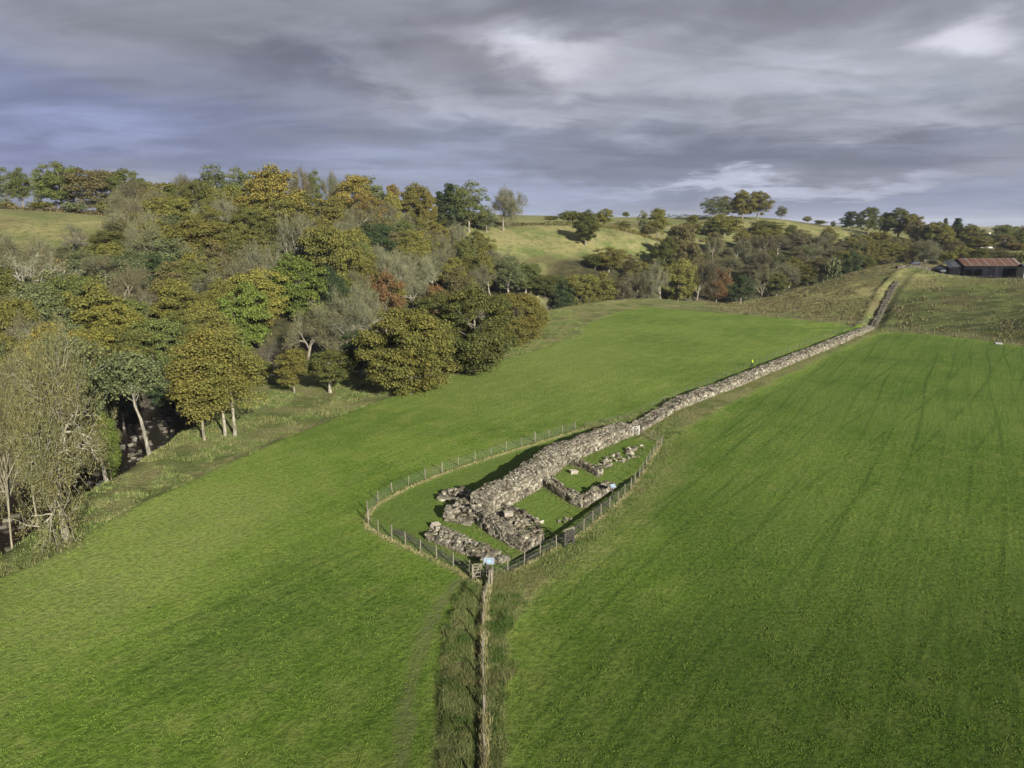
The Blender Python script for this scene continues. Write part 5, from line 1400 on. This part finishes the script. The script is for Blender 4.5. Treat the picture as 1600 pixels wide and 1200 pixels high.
# walls (front wall with wide open bays)
front = MB()
bays = [(x1 + 0.3, x1 + 6.0, 0.3), (x1 + 6.0, x1 + 9.0, 0.9), (BW - 6.8, BW - 1.2, 0.2)]
front.box((BW / 2 + x1 / 2, 0, EH - 0.75), (BW - x1, 0.14, 1.5))
front.box((x1 + 10.7, 0, EH / 2 - 0.75 - 0.2), (7.0, 0.14, EH - 1.1))
for xx in (x1 + 0.1, x1 + 3.4, x1 + 6.9, BW - 7.0, BW - 4.2, BW - 1.6, BW - 0.1): front.box((xx, 0.02, EH / 2 - 0.75), (0.28, 0.26, EH - 1.4))
front.build('front_wall', M_BLACK, barn)
pb('gable_wall', M_BLACK, [((BW - 0.07, DP / 2, EH / 2 - 0.2), (0.14, DP, EH))], [[(BW, 0, EH - 0.2), (BW, DP, EH - 0.2), (BW, DP / 2, RH), (BW, DP / 2, RH)]])
pb('gable_wall', M_BLACK, [((x1, DP / 2, EH / 2 - 0.2), (0.14, DP, EH))])
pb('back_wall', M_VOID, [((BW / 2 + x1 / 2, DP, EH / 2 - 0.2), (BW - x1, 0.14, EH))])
mb = MB(); slab((x1 - 0.3, -0.5, EH - 0.15), (BW + 0.3, -0.5, EH - 0.15), (BW + 0.3, DP / 2, RH), (x1 - 0.3, DP / 2, RH)); slab((x1 - 0.3, DP / 2, RH), (BW + 0.3, DP / 2, RH), (BW + 0.3, DP + 0.4, EH - 0.1), (x1 - 0.3, DP + 0.4, EH - 0.1))
roof = mb.build('roof', M_RUST, barn)
mb = MB()
for xx in np.arange(x1 + 2.6, BW - 1, 3.1): slab((xx, -0.52, EH - 0.10), (xx + 0.30, -0.52, EH - 0.10), (xx + 0.30, DP / 2, RH + 0.06), (xx, DP / 2, RH + 0.06), 0.04)
slab((BW - 0.55, -0.52, EH - 0.10), (BW + 0.32, -0.52, EH - 0.10), (BW + 0.32, DP / 2, RH + 0.06), (BW - 0.55, DP / 2, RH + 0.06), 0.04)
mb.build('pale_sheet', flat('galvanised_sheet', (0.13, 0.115, 0.105), 0.8), roof)
mb = MB(); mb.box((BW / 2 + x1 / 2, -0.58, EH - 0.2), (BW - x1, 0.12, 0.12)); mb.build('gutter', M_DARKWOOD, barn)
# lean-to with a dark roof at the left
pb('side_shed_wall', M_BLACK, [((x1 / 2, 1.0, 1.8), (x1 - 0.3, 0.14, 4.0)), ((0.1, 4.0, 1.8), (0.14, 6, 4.0))])
mb = MB(); slab((-0.4, 0.6, 3.5), (x1 - 0.31, 0.6, 3.9), (x1 - 0.31, 5.5, 6.1), (0.3, 5.5, 5.6)); mb.build('side_shed_roof', M_SLATE, barn)
low = link('low_shed', None, None, (aty(1462, 424, 266)[0], 264, H(aty(1470, 424, 266)[0], 266))); tag(low, 'low dark lean-to shed left of the barn', 'shed')
w2 = bl[0] - low.location.x
mb = MB(); mb.box((w2 / 2, 0, 0.9), (w2 - 0.4, 0.15, 2.2)); mb.box((0.2, 2, 0.7), (0.15, 4, 1.8)); mb.build('wall', M_BLACK, low)
mb = MB(); slab((-0.3, -0.3, 1.2), (w2, -0.3, 2.1), (w2, 4, 3.1), (-0.3, 4, 2.0)); mb.build('roof', M_SLATE, low)
mb = MB(); mb.box((w2 * 0.55, -0.12, 1.0), (1.9, 0.08, 0.7)); mb.build('window', flat('dusty_glass', (0.06, 0.065, 0.075), 0.6), low)
p = aty(1597, 432, 256); outb = link('stone_shed', None, None, (p[0] + 0.8, 256, H(p[0], 256))); tag(outb, 'grey stone outbuilding cut by the right edge of the photo, beside the barn', 'shed')
mb = MB(); mb.box((2, 2, 1.8), (4.6, 4, 4.4)); mb.build('wall', flat('grey_render', (0.22, 0.21, 0.19), 0.9), outb)
mb = MB(); slab((-0.6, -0.3, 4.0), (4.6, -0.3, 4.0), (4.6, 2, 5.3), (-0.6, 2, 5.3)); slab((-0.6, 2, 5.3), (4.6, 2, 5.3), (4.6, 4.3, 4.0), (-0.6, 4.3, 4.0)); mb.build('roof', M_SLATE, outb)
mb = MB(); mb.box((1.0, -0.03, 1.0), (1.1, 0.1, 2.1)); dd = mb.build('door', M_DARKWOOD, outb)
# dry-stone wall at the head of the track
stone_wall('dry_stone_wall', 'low dark dry-stone wall at the head of the track, left of the barn', [aty(u, v, y)[:2] for u, v, y in ((1402, 424, 268), (1430, 422, 269), (1450, 422, 268), (1470, 424, 266))], 0.8, const(1.1, 0.25), 0.5, seed=51, mat=M_DARKSTONE)
# parked car beyond the track
def car(x, y, rot, label):
    c0 = (x, y, H(x, y)); e = link('parked_car', None, None, c0); e.rotation_euler = (0, 0, rot); tag(e, label, 'car')
    prof = [(-2.1, 0.35), (-2.1, 0.85), (-1.2, 1.0), (-0.7, 1.5), (0.9, 1.52), (1.6, 1.0), (2.05, 0.9), (2.1, 0.35)]
    n = len(prof); V = []
    for yy, sc in ((-0.85, 1), (0.85, 1)):
        for px_, pz_ in prof: V.append((px_, yy * (0.8 if pz_ > 1.2 else 1), pz_))
    Q = [[i, i + 1, n + i + 1, n + i] for i in range(n - 1)] + [[n - 1, 0, n, 2 * n - 1]]
    mb = MB(); mb.add(V, np.array(Q)); mb.add(V, None, np.array([[0, i + 1, i] for i in range(1, n - 1)] + [[n, n + i, n + i + 1] for i in range(1, n - 1)]))
    mb.build('body', flat('dark_car_paint', (0.03, 0.035, 0.045), 0.6, 0.2), e)
    mb = MB()
    for sgn in (-1, 1): mb.box((0.1, sgn * 0.79, 1.22), (1.5, 0.05, 0.36))
    mb.build('side_window', M_VOID, e)
    mb = MB(); mb.box((1.3, 0, 1.28), (0.1, 1.3, 0.42), 0, (0, -0.9)); mb.build('windscreen', flat('dark_glass', (0.05, 0.055, 0.065), 0.5), e)
    for px_ in (-1.3, 1.3):
        for sgn in (-1, 1):
            mb = MB(); mb.tube([(px_, sgn * 0.72, 0.33), (px_, sgn * 0.9, 0.33)], 0.33, 12); mb.build('wheel', M_VOID, e)
p = aty(1430, 410, 292); car(p[0], 292, 0.1, 'small dark car parked beyond the head of the track')
# white house and stone hut
def house(name, label, u, v, y, w, d_, eh, rh, wall, roofm, rot, wins, chim=True, cat='house'):
    x, _, _ = aty(u, v, y); c0 = (x, y, H(x, y) - 0.3); e = link(name, None, None, c0); e.rotation_euler = (0, 0, rot); tag(e, label, cat)
    mb = MB(); mb.box((0, 0, eh / 2), (w, d_, eh)); mb.add([(-w / 2, -d_ / 2, eh), (-w / 2, d_ / 2, eh), (-w / 2, 0, rh)], None, np.array([[0, 2, 1]])); mb.add([(w / 2, -d_ / 2, eh), (w / 2, d_ / 2, eh), (w / 2, 0, rh)], None, np.array([[0, 1, 2]])); mb.build('wall', wall, e)
    global slab
    m2 = MB(); o_ = 0.25
    for sg in (-1, 1):
        q = np.array([(-w / 2 - o_, sg * (d_ / 2 + o_), eh - 0.1), (w / 2 + o_, sg * (d_ / 2 + o_), eh - 0.1), (w / 2 + o_, 0, rh + 0.12), (-w / 2 - o_, 0, rh + 0.12)])
        V = np.vstack([q, q + np.array([0, 0, 0.14])]); m2.add(V, np.array([[0, 1, 2, 3], [7, 6, 5, 4], [0, 4, 5, 1], [1, 5, 6, 2], [2, 6, 7, 3], [3, 7, 4, 0]]))
    rf = m2.build('roof', roofm, e)
    if chim: m3 = MB(); m3.box((-w / 2 + 0.5, 0, rh + 0.5), (0.7, 0.7, 1.5)); m3.build('chimney', wall, rf)
    for wx, wz, ww, wh in wins:
        m3 = MB(); m3.box((wx, -d_ / 2 - 0.02, wz), (ww, 0.08, wh)); m3.build('window', M_VOID, e)
M_WHITEWALL = flat('whitewash', (0.62, 0.58, 0.50), 0.85)
house('white_house', 'small white gabled house half hidden by trees beyond the barn', 1541, 385, 440, 5.5, 8, 4.8, 8.0, M_WHITEWALL, M_SLATE, 1.35, [(0.9, 1.8, 0.9, 1.2), (-1.2, 1.8, 0.9, 1.2)])
house('stone_hut', 'pale roofless-looking stone hut among the skyline trees', 594, 338, 286, 4.6, 3.6, 2.6, 3.3, flat('pale_hut_stone', (0.42, 0.37, 0.27), 0.9), flat('hut_roof', (0.28, 0.25, 0.2), 0.9), 0.15, [(-1.0, 1.5, 0.6, 0.9), (0.9, 1.5, 0.6, 0.9)], False, 'hut')

# ------------------------------------------------------------------ the walker
def walker(x, y, rot):
    z = H(x, y); e = link('person', None, None, (x, y, z)); e.rotation_euler = (0, 0, rot)
    tag(e, 'person in a bright yellow jacket and dark trousers walking across the pasture by the wall', 'person')
    J = {'pel': (0, 0, 0.93), 'sp': (0, 0.03, 1.15), 'ch': (0, 0.07, 1.36), 'nk': (0, 0.09, 1.50), 'hd': (0, 0.13, 1.60), 'top': (0, 0.13, 1.72),
         'hl': (-0.1, 0, 0.88), 'kl': (-0.11, 0.20, 0.50), 'al': (-0.11, 0.12, 0.09), 'tl': (-0.12, 0.32, 0.05), 'hr': (0.1, 0, 0.88), 'kr': (0.11, -0.02, 0.48), 'ar': (0.11, -0.36, 0.14), 'tr': (0.12, -0.22, 0.03),
         'shl': (-0.19, 0.07, 1.42), 'el': (-0.26, -0.08, 1.16), 'wl': (-0.26, 0.06, 0.95), 'fl': (-0.26, 0.12, 0.87), 'shr': (0.19, 0.07, 1.42), 'er': (0.27, 0.14, 1.16), 'wr': (0.24, 0.34, 1.04), 'fr': (0.23, 0.42, 1.02)}
    def skin(names, edges, rad, name, mat, root):
        me_ = bpy.data.meshes.new(name); me_.from_pydata([J[n] for n in names], [(names.index(a), names.index(b_)) for a, b_ in edges], []); o = link(name, me_, e)
        o.modifiers.new('skin', 'SKIN'); sub = o.modifiers.new('sub', 'SUBSURF'); sub.levels = 1; sub.render_levels = 2
        for i, n in enumerate(names):
            r_ = rad[n]; me_.skin_vertices[0].data[i].radius = (r_, r_) if not isinstance(r_, tuple) else r_
            me_.skin_vertices[0].data[i].use_root = (n == root)
        me_.materials.append(mat); return o
    skn = flat('skin', (0.42, 0.26, 0.19), 0.6); yel = flat('yellow_jacket', (0.60, 0.78, 0.05), 0.6, var=0.08); drk = flat('dark_trousers', (0.015, 0.016, 0.02), 0.8)
    E = [('pel', 'sp'), ('sp', 'ch'), ('ch', 'nk'), ('nk', 'hd'), ('hd', 'top'), ('pel', 'hl'), ('hl', 'kl'), ('kl', 'al'), ('al', 'tl'), ('pel', 'hr'), ('hr', 'kr'), ('kr', 'ar'), ('ar', 'tr'), ('ch', 'shl'), ('shl', 'el'), ('el', 'wl'), ('wl', 'fl'), ('ch', 'shr'), ('shr', 'er'), ('er', 'wr'), ('wr', 'fr')]
    Rb = dict(pel=0.13, sp=0.12, ch=0.14, nk=0.055, hd=0.095, top=0.07, hl=0.085, kl=0.055, al=0.038, tl=0.035, hr=0.085, kr=0.055, ar=0.038, tr=0.035, shl=0.06, el=0.042, wl=0.03, fl=0.035, shr=0.06, er=0.042, wr=0.03, fr=0.035)
    skin(list(J), E, Rb, 'body', skn, 'pel')
    up = {k: v + 0.035 for k, v in Rb.items()}
    skin(['pel', 'sp', 'ch', 'shl', 'el', 'wl', 'shr', 'er', 'wr'], [('pel', 'sp'), ('sp', 'ch'), ('ch', 'shl'), ('shl', 'el'), ('el', 'wl'), ('ch', 'shr'), ('shr', 'er'), ('er', 'wr')], up, 'jacket', yel, 'pel')
    dn = {k: v + 0.022 for k, v in Rb.items()}
    skin(['pel', 'hl', 'kl', 'al', 'tl', 'hr', 'kr', 'ar', 'tr'], [('pel', 'hl'), ('hl', 'kl'), ('kl', 'al'), ('al', 'tl'), ('pel', 'hr'), ('hr', 'kr'), ('kr', 'ar'), ('ar', 'tr')], dn, 'trousers', drk, 'pel')
    mb = MB(); t_ = np.linspace(0, 1, 6)
    V = []
    for a in np.linspace(0, 2 * math.pi, 12, endpoint=False):
        for ph in np.linspace(0.15, 1.9, 5): V.append((0.11 * math.sin(ph) * math.cos(a), 0.12 + 0.12 * math.sin(ph) * math.sin(a) - 0.01, 1.64 + 0.12 * math.cos(ph)))
    ii = np.arange(60).reshape(12, 5); Q = []
    for a in range(12):
        for k in range(4): Q.append([ii[a, k], ii[a, k + 1], ii[(a + 1) % 12, k + 1], ii[(a + 1) % 12, k]])
    mb.add(V, np.array(Q)); mb.build('hair', flat('brown_hair', (0.06, 0.04, 0.03), 0.8), e, True)
px_, py_ = at(1175, 574, 0); walker(px_, py_, R(75))

# ------------------------------------------------------------------ long grass, tussocks and brambles
def blades(mb_V, x, y, h, n_per, spread, rng, w=0.016, lean=0.45):
    n = len(x); m_ = n * n_per
    cx = np.repeat(x, n_per) + rng.normal(size=m_) * spread; cy = np.repeat(y, n_per) + rng.normal(size=m_) * spread
    hh = np.repeat(h, n_per) * rng.uniform(0.5, 1.2, m_); zz = hgt(cx, cy) - 0.02
    a = rng.uniform(0, 6.28, m_); l = rng.uniform(0.1, 1.0, m_) * lean * hh
    tip = np.stack([cx + np.cos(a) * l, cy + np.sin(a) * l, zz + hh], -1)
    b_ = a + 1.57 + rng.normal(size=m_) * 0.5; ww = w * rng.uniform(0.6, 1.5, m_) * (0.5 + np.repeat(h, n_per))
    p0 = np.stack([cx - np.cos(b_) * ww, cy - np.sin(b_) * ww, zz], -1); p1 = np.stack([cx + np.cos(b_) * ww, cy + np.sin(b_) * ww, zz], -1)
    return np.stack([p0, p1, tip], 1).reshape(-1, 3)
def grass_mat(name, cols):
    m, g, b = material(name, 0.85, 0.1)
    geo = g.n('ShaderNodeNewGeometry'); n = g.noise(geo.outputs['Position'], 0.7, 4, 0.6); n2 = g.noise(geo.outputs['Position'], 0.12, 3, 0.6)
    c = g.mix(geo.outputs['Random Per Island'], cols[0], cols[1]); c = g.mix(g.ramp(n, 0.42, 0.62), c, cols[2]); c = g.mix(g.ramp(n2, 0.48, 0.62, 0, 0.6), c, cols[3])
    g.put(b.inputs['Base Color'], c); return m
M_LONG = grass_mat('long_grass', [(0.095, 0.128, 0.032), (0.200, 0.200, 0.080), (0.068, 0.108, 0.024), (0.145, 0.135, 0.055)])
M_STRAW = grass_mat('straw_grass', [(0.30, 0.27, 0.13), (0.42, 0.37, 0.20), (0.24, 0.22, 0.10), (0.20, 0.19, 0.08)])
M_TUFT = grass_mat('pasture_grass', [(0.084, 0.130, 0.020), (0.120, 0.170, 0.030), (0.095, 0.145, 0.023), (0.128, 0.168, 0.036)])
rng = np.random.RandomState(8)
def scatter(n, x0, x1, y0, y1, test):
    x = rng.uniform(x0, x1, n); y = rng.uniform(y0, y1, n); k = test(x, y); return x[k], y[k]
def verge(x, y):
    d, s_, _ = seg_dist(x, y, HEDGE); s_ = -s_; L_ = np.interp(y, VY, VL); R_ = np.interp(y, VY, VR)
    q = (fbm(x / 1.5, y / 1.5, 3))
    return ((s_ > 0) & (d < L_ - 0.15 + q * 0.9)) | ((s_ <= 0) & (d < R_ + q * 1.0)) & (np.abs(d * s_ - 0.42) > 0.3)
x, y = scatter(60000, -8, 5, 24, 60, verge)
k = vnoise(x / 0.8, y / 0.8) > -0.25; x, y = x[k], y[k]
hh = 0.08 + 0.34 * (fbm(x / 1.4, y / 1.4, 3) + 0.5).clip(0, 1.2)
V = blades(None, x, y, hh, 7, 0.12, rng, 0.024, 1.3)
o = link('long_grass', new_mesh('long_grass', V, np.arange(len(V)).reshape(-1, 3), M_LONG)); tag(o, 'long tangled grass and weeds beside the near fence', None, None, 'stuff')
# the strip between the enclosure's right fence and the pasture
def strip(x, y):
    e = sdf(x, y, ENCLOSURE); r = sdf(x, y, FIELD_RIGHT); l = sdf(x, y, FIELD_LEFT)
    return ((e > 0.1) & (r > -0.4 + fbm(x / 2, y / 2, 3)) & (l > -0.1) & (e < 7))
x, y = scatter(60000, -4, 40, 52, 115, strip)
hh = 0.14 + 0.2 * (fbm(x / 1.6, y / 1.6, 3) + 0.5).clip(0, 1.2)
V = blades(None, x, y, hh, 6, 0.12, rng, 0.022)
o = link('rough_grass', new_mesh('rough_grass', V, np.arange(len(V)).reshape(-1, 3), M_LONG)); tag(o, 'rough grass between the right-hand fence and the pasture', None, None, 'stuff')
# straw along the fence lines
V = []
for pts, hb, dn in ((HEDGE, 0.42, 60), (ENCLOSURE + [ENCLOSURE[0]], 0.20, 26)):
    s, xs, ys, L = polyline(pts, 0.2); n = int(L * dn); q = rng.rand(n) * L
    x = np.interp(q, s, xs) + rng.normal(size=n) * 0.16; y = np.interp(q, s, ys) + rng.normal(size=n) * 0.16
    V.append(blades(None, x, y, hb * (0.7 + 0.6 * rng.rand(n)), 5, 0.06, rng, 0.016))
V = np.vstack(V)
o = link('straw_grass', new_mesh('straw_grass', V, np.arange(len(V)).reshape(-1, 3), M_STRAW)); tag(o, 'straw-coloured dead grass along the fences', None, None, 'stuff')
# weeds and longer turf at the foot of the walls
V = []
for pts, sp in ((AI((768, 812), (844, 768), (885, 732), (915, 718), (991, 685)), 0.25), (AI((738, 790), (770, 762), (819, 732), (857, 712), (897, 694), (976, 668)), 0.4), (AI((846, 766), (880, 783), (902, 792), (917, 793)), 0.25), (AI((914, 793), (940, 780), (966, 762)), 0.25),
                (AI((668, 850), (715, 868), (750, 880), (778, 886), (795, 872), (745, 852), (690, 830), (668, 838)), 0.3), (AI((732, 818), (760, 836), (790, 852), (815, 863), (850, 842), (840, 822), (822, 811)), 0.3), (AI((932, 728), (950, 735), (1000, 714), (1008, 703), (985, 702)), 0.6),
                (AI((697, 820), (714, 824), (733, 828)), 0.3), (AI((888, 731), (912, 739), (934, 748)), 0.2), (FAR_WALL, 0.5), ([(a - 2.2, b + 1.6) for a, b in FAR_WALL], 0.4)):
    s, xs, ys, L = polyline(pts, 0.2); n = int(L * 26); q = rng.rand(n) * L
    x = np.interp(q, s, xs) + rng.normal(size=n) * sp; y = np.interp(q, s, ys) + rng.normal(size=n) * sp
    V.append(blades(None, x, y, 0.10 + 0.16 * rng.rand(n), 6, 0.07, rng, 0.02, 0.8))
V = np.vstack(V)
o = link('wall_foot_grass', new_mesh('wall_foot_grass', V, np.arange(len(V)).reshape(-1, 3), M_LONG)); tag(o, 'weeds and uncut grass at the foot of the old walls', None, None, 'stuff')
def lawn(x, y): return sdf(x, y, ENCLOSURE) < -0.3
x, y = scatter(60000, -16, 24, 54, 98, lawn); k = fbm(x / 1.7, y / 1.7, 3) > -0.15; x, y = x[k], y[k]
V = blades(None, x, y, 0.03 + 0.05 * rng.rand(len(x)), 4, 0.10, rng, 0.05, 1.0)
o = link('lawn_grass', new_mesh('lawn_grass', V, np.arange(len(V)).reshape(-1, 3), M_TUFT)); tag(o, 'short turf inside the fenced enclosure', None, None, 'stuff')
# river margin and rough margins
def margin(x, y):
    l = sdf(x, y, FIELD_LEFT); d, s_, _ = seg_dist(x, y, RIVER); return (l > 0.2) & (sdf(x, y, FIELD_RIGHT) > 3) & (l < 24) & (d > 9) & (s_ < 0) & (sdf(x, y, ENCLOSURE) > 1) & (x < 20) & (seg_dist(x, y, HEDGE)[0] > 6)
x, y = scatter(130000, -62, 20, 40, 235, margin)
k = fbm(x / 3.5, y / 3.5, 3) > -0.12; x, y = x[k], y[k]
hh = 0.16 + 0.35 * (fbm(x / 2.4, y / 2.4, 3) + 0.5).clip(0, 1.2)
V = blades(None, x, y, hh, 5, 0.22, rng, 0.035)
o = link('meadow_grass', new_mesh('meadow_grass', V, np.arange(len(V)).reshape(-1, 3), M_LONG)); tag(o, 'rough pale grass on the river margin', None, None, 'stuff')
# tussocks on the hill slopes
def slope(x, y):
    r = np.minimum(sdf(x, y, FIELD_RIGHT), sdf(x, y, FIELD_LEFT)); return (r > 1) & (seg_dist(x, y, TRENCH)[0] > 3.5) & (seg_dist(x, y, RIVER)[0] > 9)
x, y = scatter(60000, 70, 200, 165, 285, slope); k = (fbm(x / 6, y / 3, 4) > -0.05) & ((seg_dist(x, y, TRENCH)[1] > 0) | (rng.rand(len(x)) < 0.14) | (x < 95)); x, y = x[k], y[k]
hh = 0.3 + 0.5 * (fbm(x / 4, y / 4, 3) + 0.5).clip(0, 1.2)
V = blades(None, x, y, hh, 5, 0.35, rng, 0.07)
M_TUSS = grass_mat('tussocks', [(0.095, 0.100, 0.034), (0.20, 0.185, 0.085), (0.080, 0.072, 0.034), (0.13, 0.105, 0.055)])
o = link('tussock_grass', new_mesh('tussock_grass', V, np.arange(len(V)).reshape(-1, 3), M_TUSS)); tag(o, 'coarse tussocky grass on the slope below the barn', None, None, 'stuff')
# short pasture grass near the viewer
def pastr(x, y): return (np.minimum(sdf(x, y, FIELD_LEFT), sdf(x, y, FIELD_RIGHT)) < -0.1) & (np.abs(x) < y * 0.80 + 8)
x, y = scatter(230000, -58, 68, 27, 92, pastr)
k = rng.rand(len(x)) < np.interp(y, [27, 60, 92], [1, 0.8, 0.25]); x, y = x[k], y[k]
hh = 0.04 + 0.085 * np.clip(fbm(x / 0.9, y / 0.9, 4) + 0.45, 0, 1.3) ** 1.5
V = blades(None, x, y, hh, 5, 0.10, rng, 0.055, 0.8)
o = link('pasture_grass', new_mesh('pasture_grass', V, np.arange(len(V)).reshape(-1, 3), M_TUFT)); tag(o, 'short grazed grass of the near pasture', None, None, 'stuff')
# stones in the river
rub = MB(); n = 260; q = rng.randint(0, 60, n); t_ = rng.rand(n) * 4.2
pts = np.array(RIVER[1:6], float); xx = np.interp(t_, np.arange(5), pts[:, 0]) + rng.normal(size=n) * 3.0; yy = np.interp(t_, np.arange(5), pts[:, 1]) + rng.normal(size=n) * 1.5; sz = rng.uniform(0.3, 1.1, n)
rub.boxes(np.stack([xx, yy, np.full(n, -4.8) + sz * 0.1], -1), np.stack([sz, sz * 0.8, sz * 0.5], -1), rng.uniform(0, 6, n), rng.normal(size=n) * 0.2, rng.normal(size=n) * 0.2, 0.2, rng)
o = rub.build('river_stones', M_DARKSTONE, None); tag(o, 'wet boulders and cobbles breaking the dark river', None, None, 'stuff')
# ------------------------------------------------------------------ an unseen cloud put in to shade the near pasture
def added_cloud(name, label, cx, cy, cz, rx, ry, rz, dens, rot, seed):
    rng = np.random.RandomState(seed); nu, nv = 40, 20; V = []
    for j in range(nv + 1):
        th = math.pi * j / nv
        for i in range(nu):
            ph = 2 * math.pi * i / nu
            d = (math.sin(th) * math.cos(ph), math.sin(th) * math.sin(ph), math.cos(th))
            l = 1 + 0.28 * float(fbm(np.array([d[0] * 2.2 + seed + d[2]]), np.array([d[1] * 2.2 + d[2] * 1.3]), 3)[0])
            V.append((d[0] * rx * l, d[1] * ry * l, d[2] * rz * l))
    ii = np.arange(nu * (nv + 1)).reshape(nv + 1, nu); nxt = np.roll(ii, -1, 1)
    Q = np.stack([ii[:-1], ii[1:], nxt[1:], nxt[:-1]], -1).reshape(-1, 4)
    m = bpy.data.materials.new('added_cloud_vapour'); m.use_nodes = True; t = m.node_tree; t.nodes.clear()
    o_ = t.nodes.new('ShaderNodeOutputMaterial'); v = t.nodes.new('ShaderNodeVolumePrincipled'); v.inputs['Density'].default_value = dens
    v.inputs['Color'].default_value = (0.9, 0.9, 0.92, 1); v.inputs['Anisotropy'].default_value = 0.3
    t.links.new(v.outputs[0], o_.inputs['Volume'])
    o = link(name, new_mesh(name, np.array(V), Q, m, True), None, (cx, cy, cz)); o.rotation_euler = (0, 0, rot)
    return tag(o, label, None, None, 'stuff')
_k = 288.0 / math.tan(SUN_EL)
def over(x, y): return x + math.sin(SHADOW_LEFT) * _k, y - math.cos(SHADOW_LEFT) * _k
c_ = over(58, -2); added_cloud('added_cloud', 'unseen cloud whose shade lies on the near pasture', c_[0], c_[1], 288, 88, 50, 10, 0.018, -0.05, 3)
# ------------------------------------------------------------------ damp autumn air
mb = MB(); mb.box((0, 2500, 35), (13000, 12500, 92))
hz = mb.build('haze', None, None)
m = bpy.data.materials.new('damp_air'); m.use_nodes = True; t = m.node_tree; t.nodes.clear()
o_ = t.nodes.new('ShaderNodeOutputMaterial'); v = t.nodes.new('ShaderNodeVolumePrincipled'); v.inputs['Density'].default_value = 0.00006
v.inputs['Color'].default_value = (0.80, 0.86, 1.0, 1); t.links.new(v.outputs[0], o_.inputs['Volume'])
hz.data.materials.append(m); tag(hz, None, None, None, 'stuff')
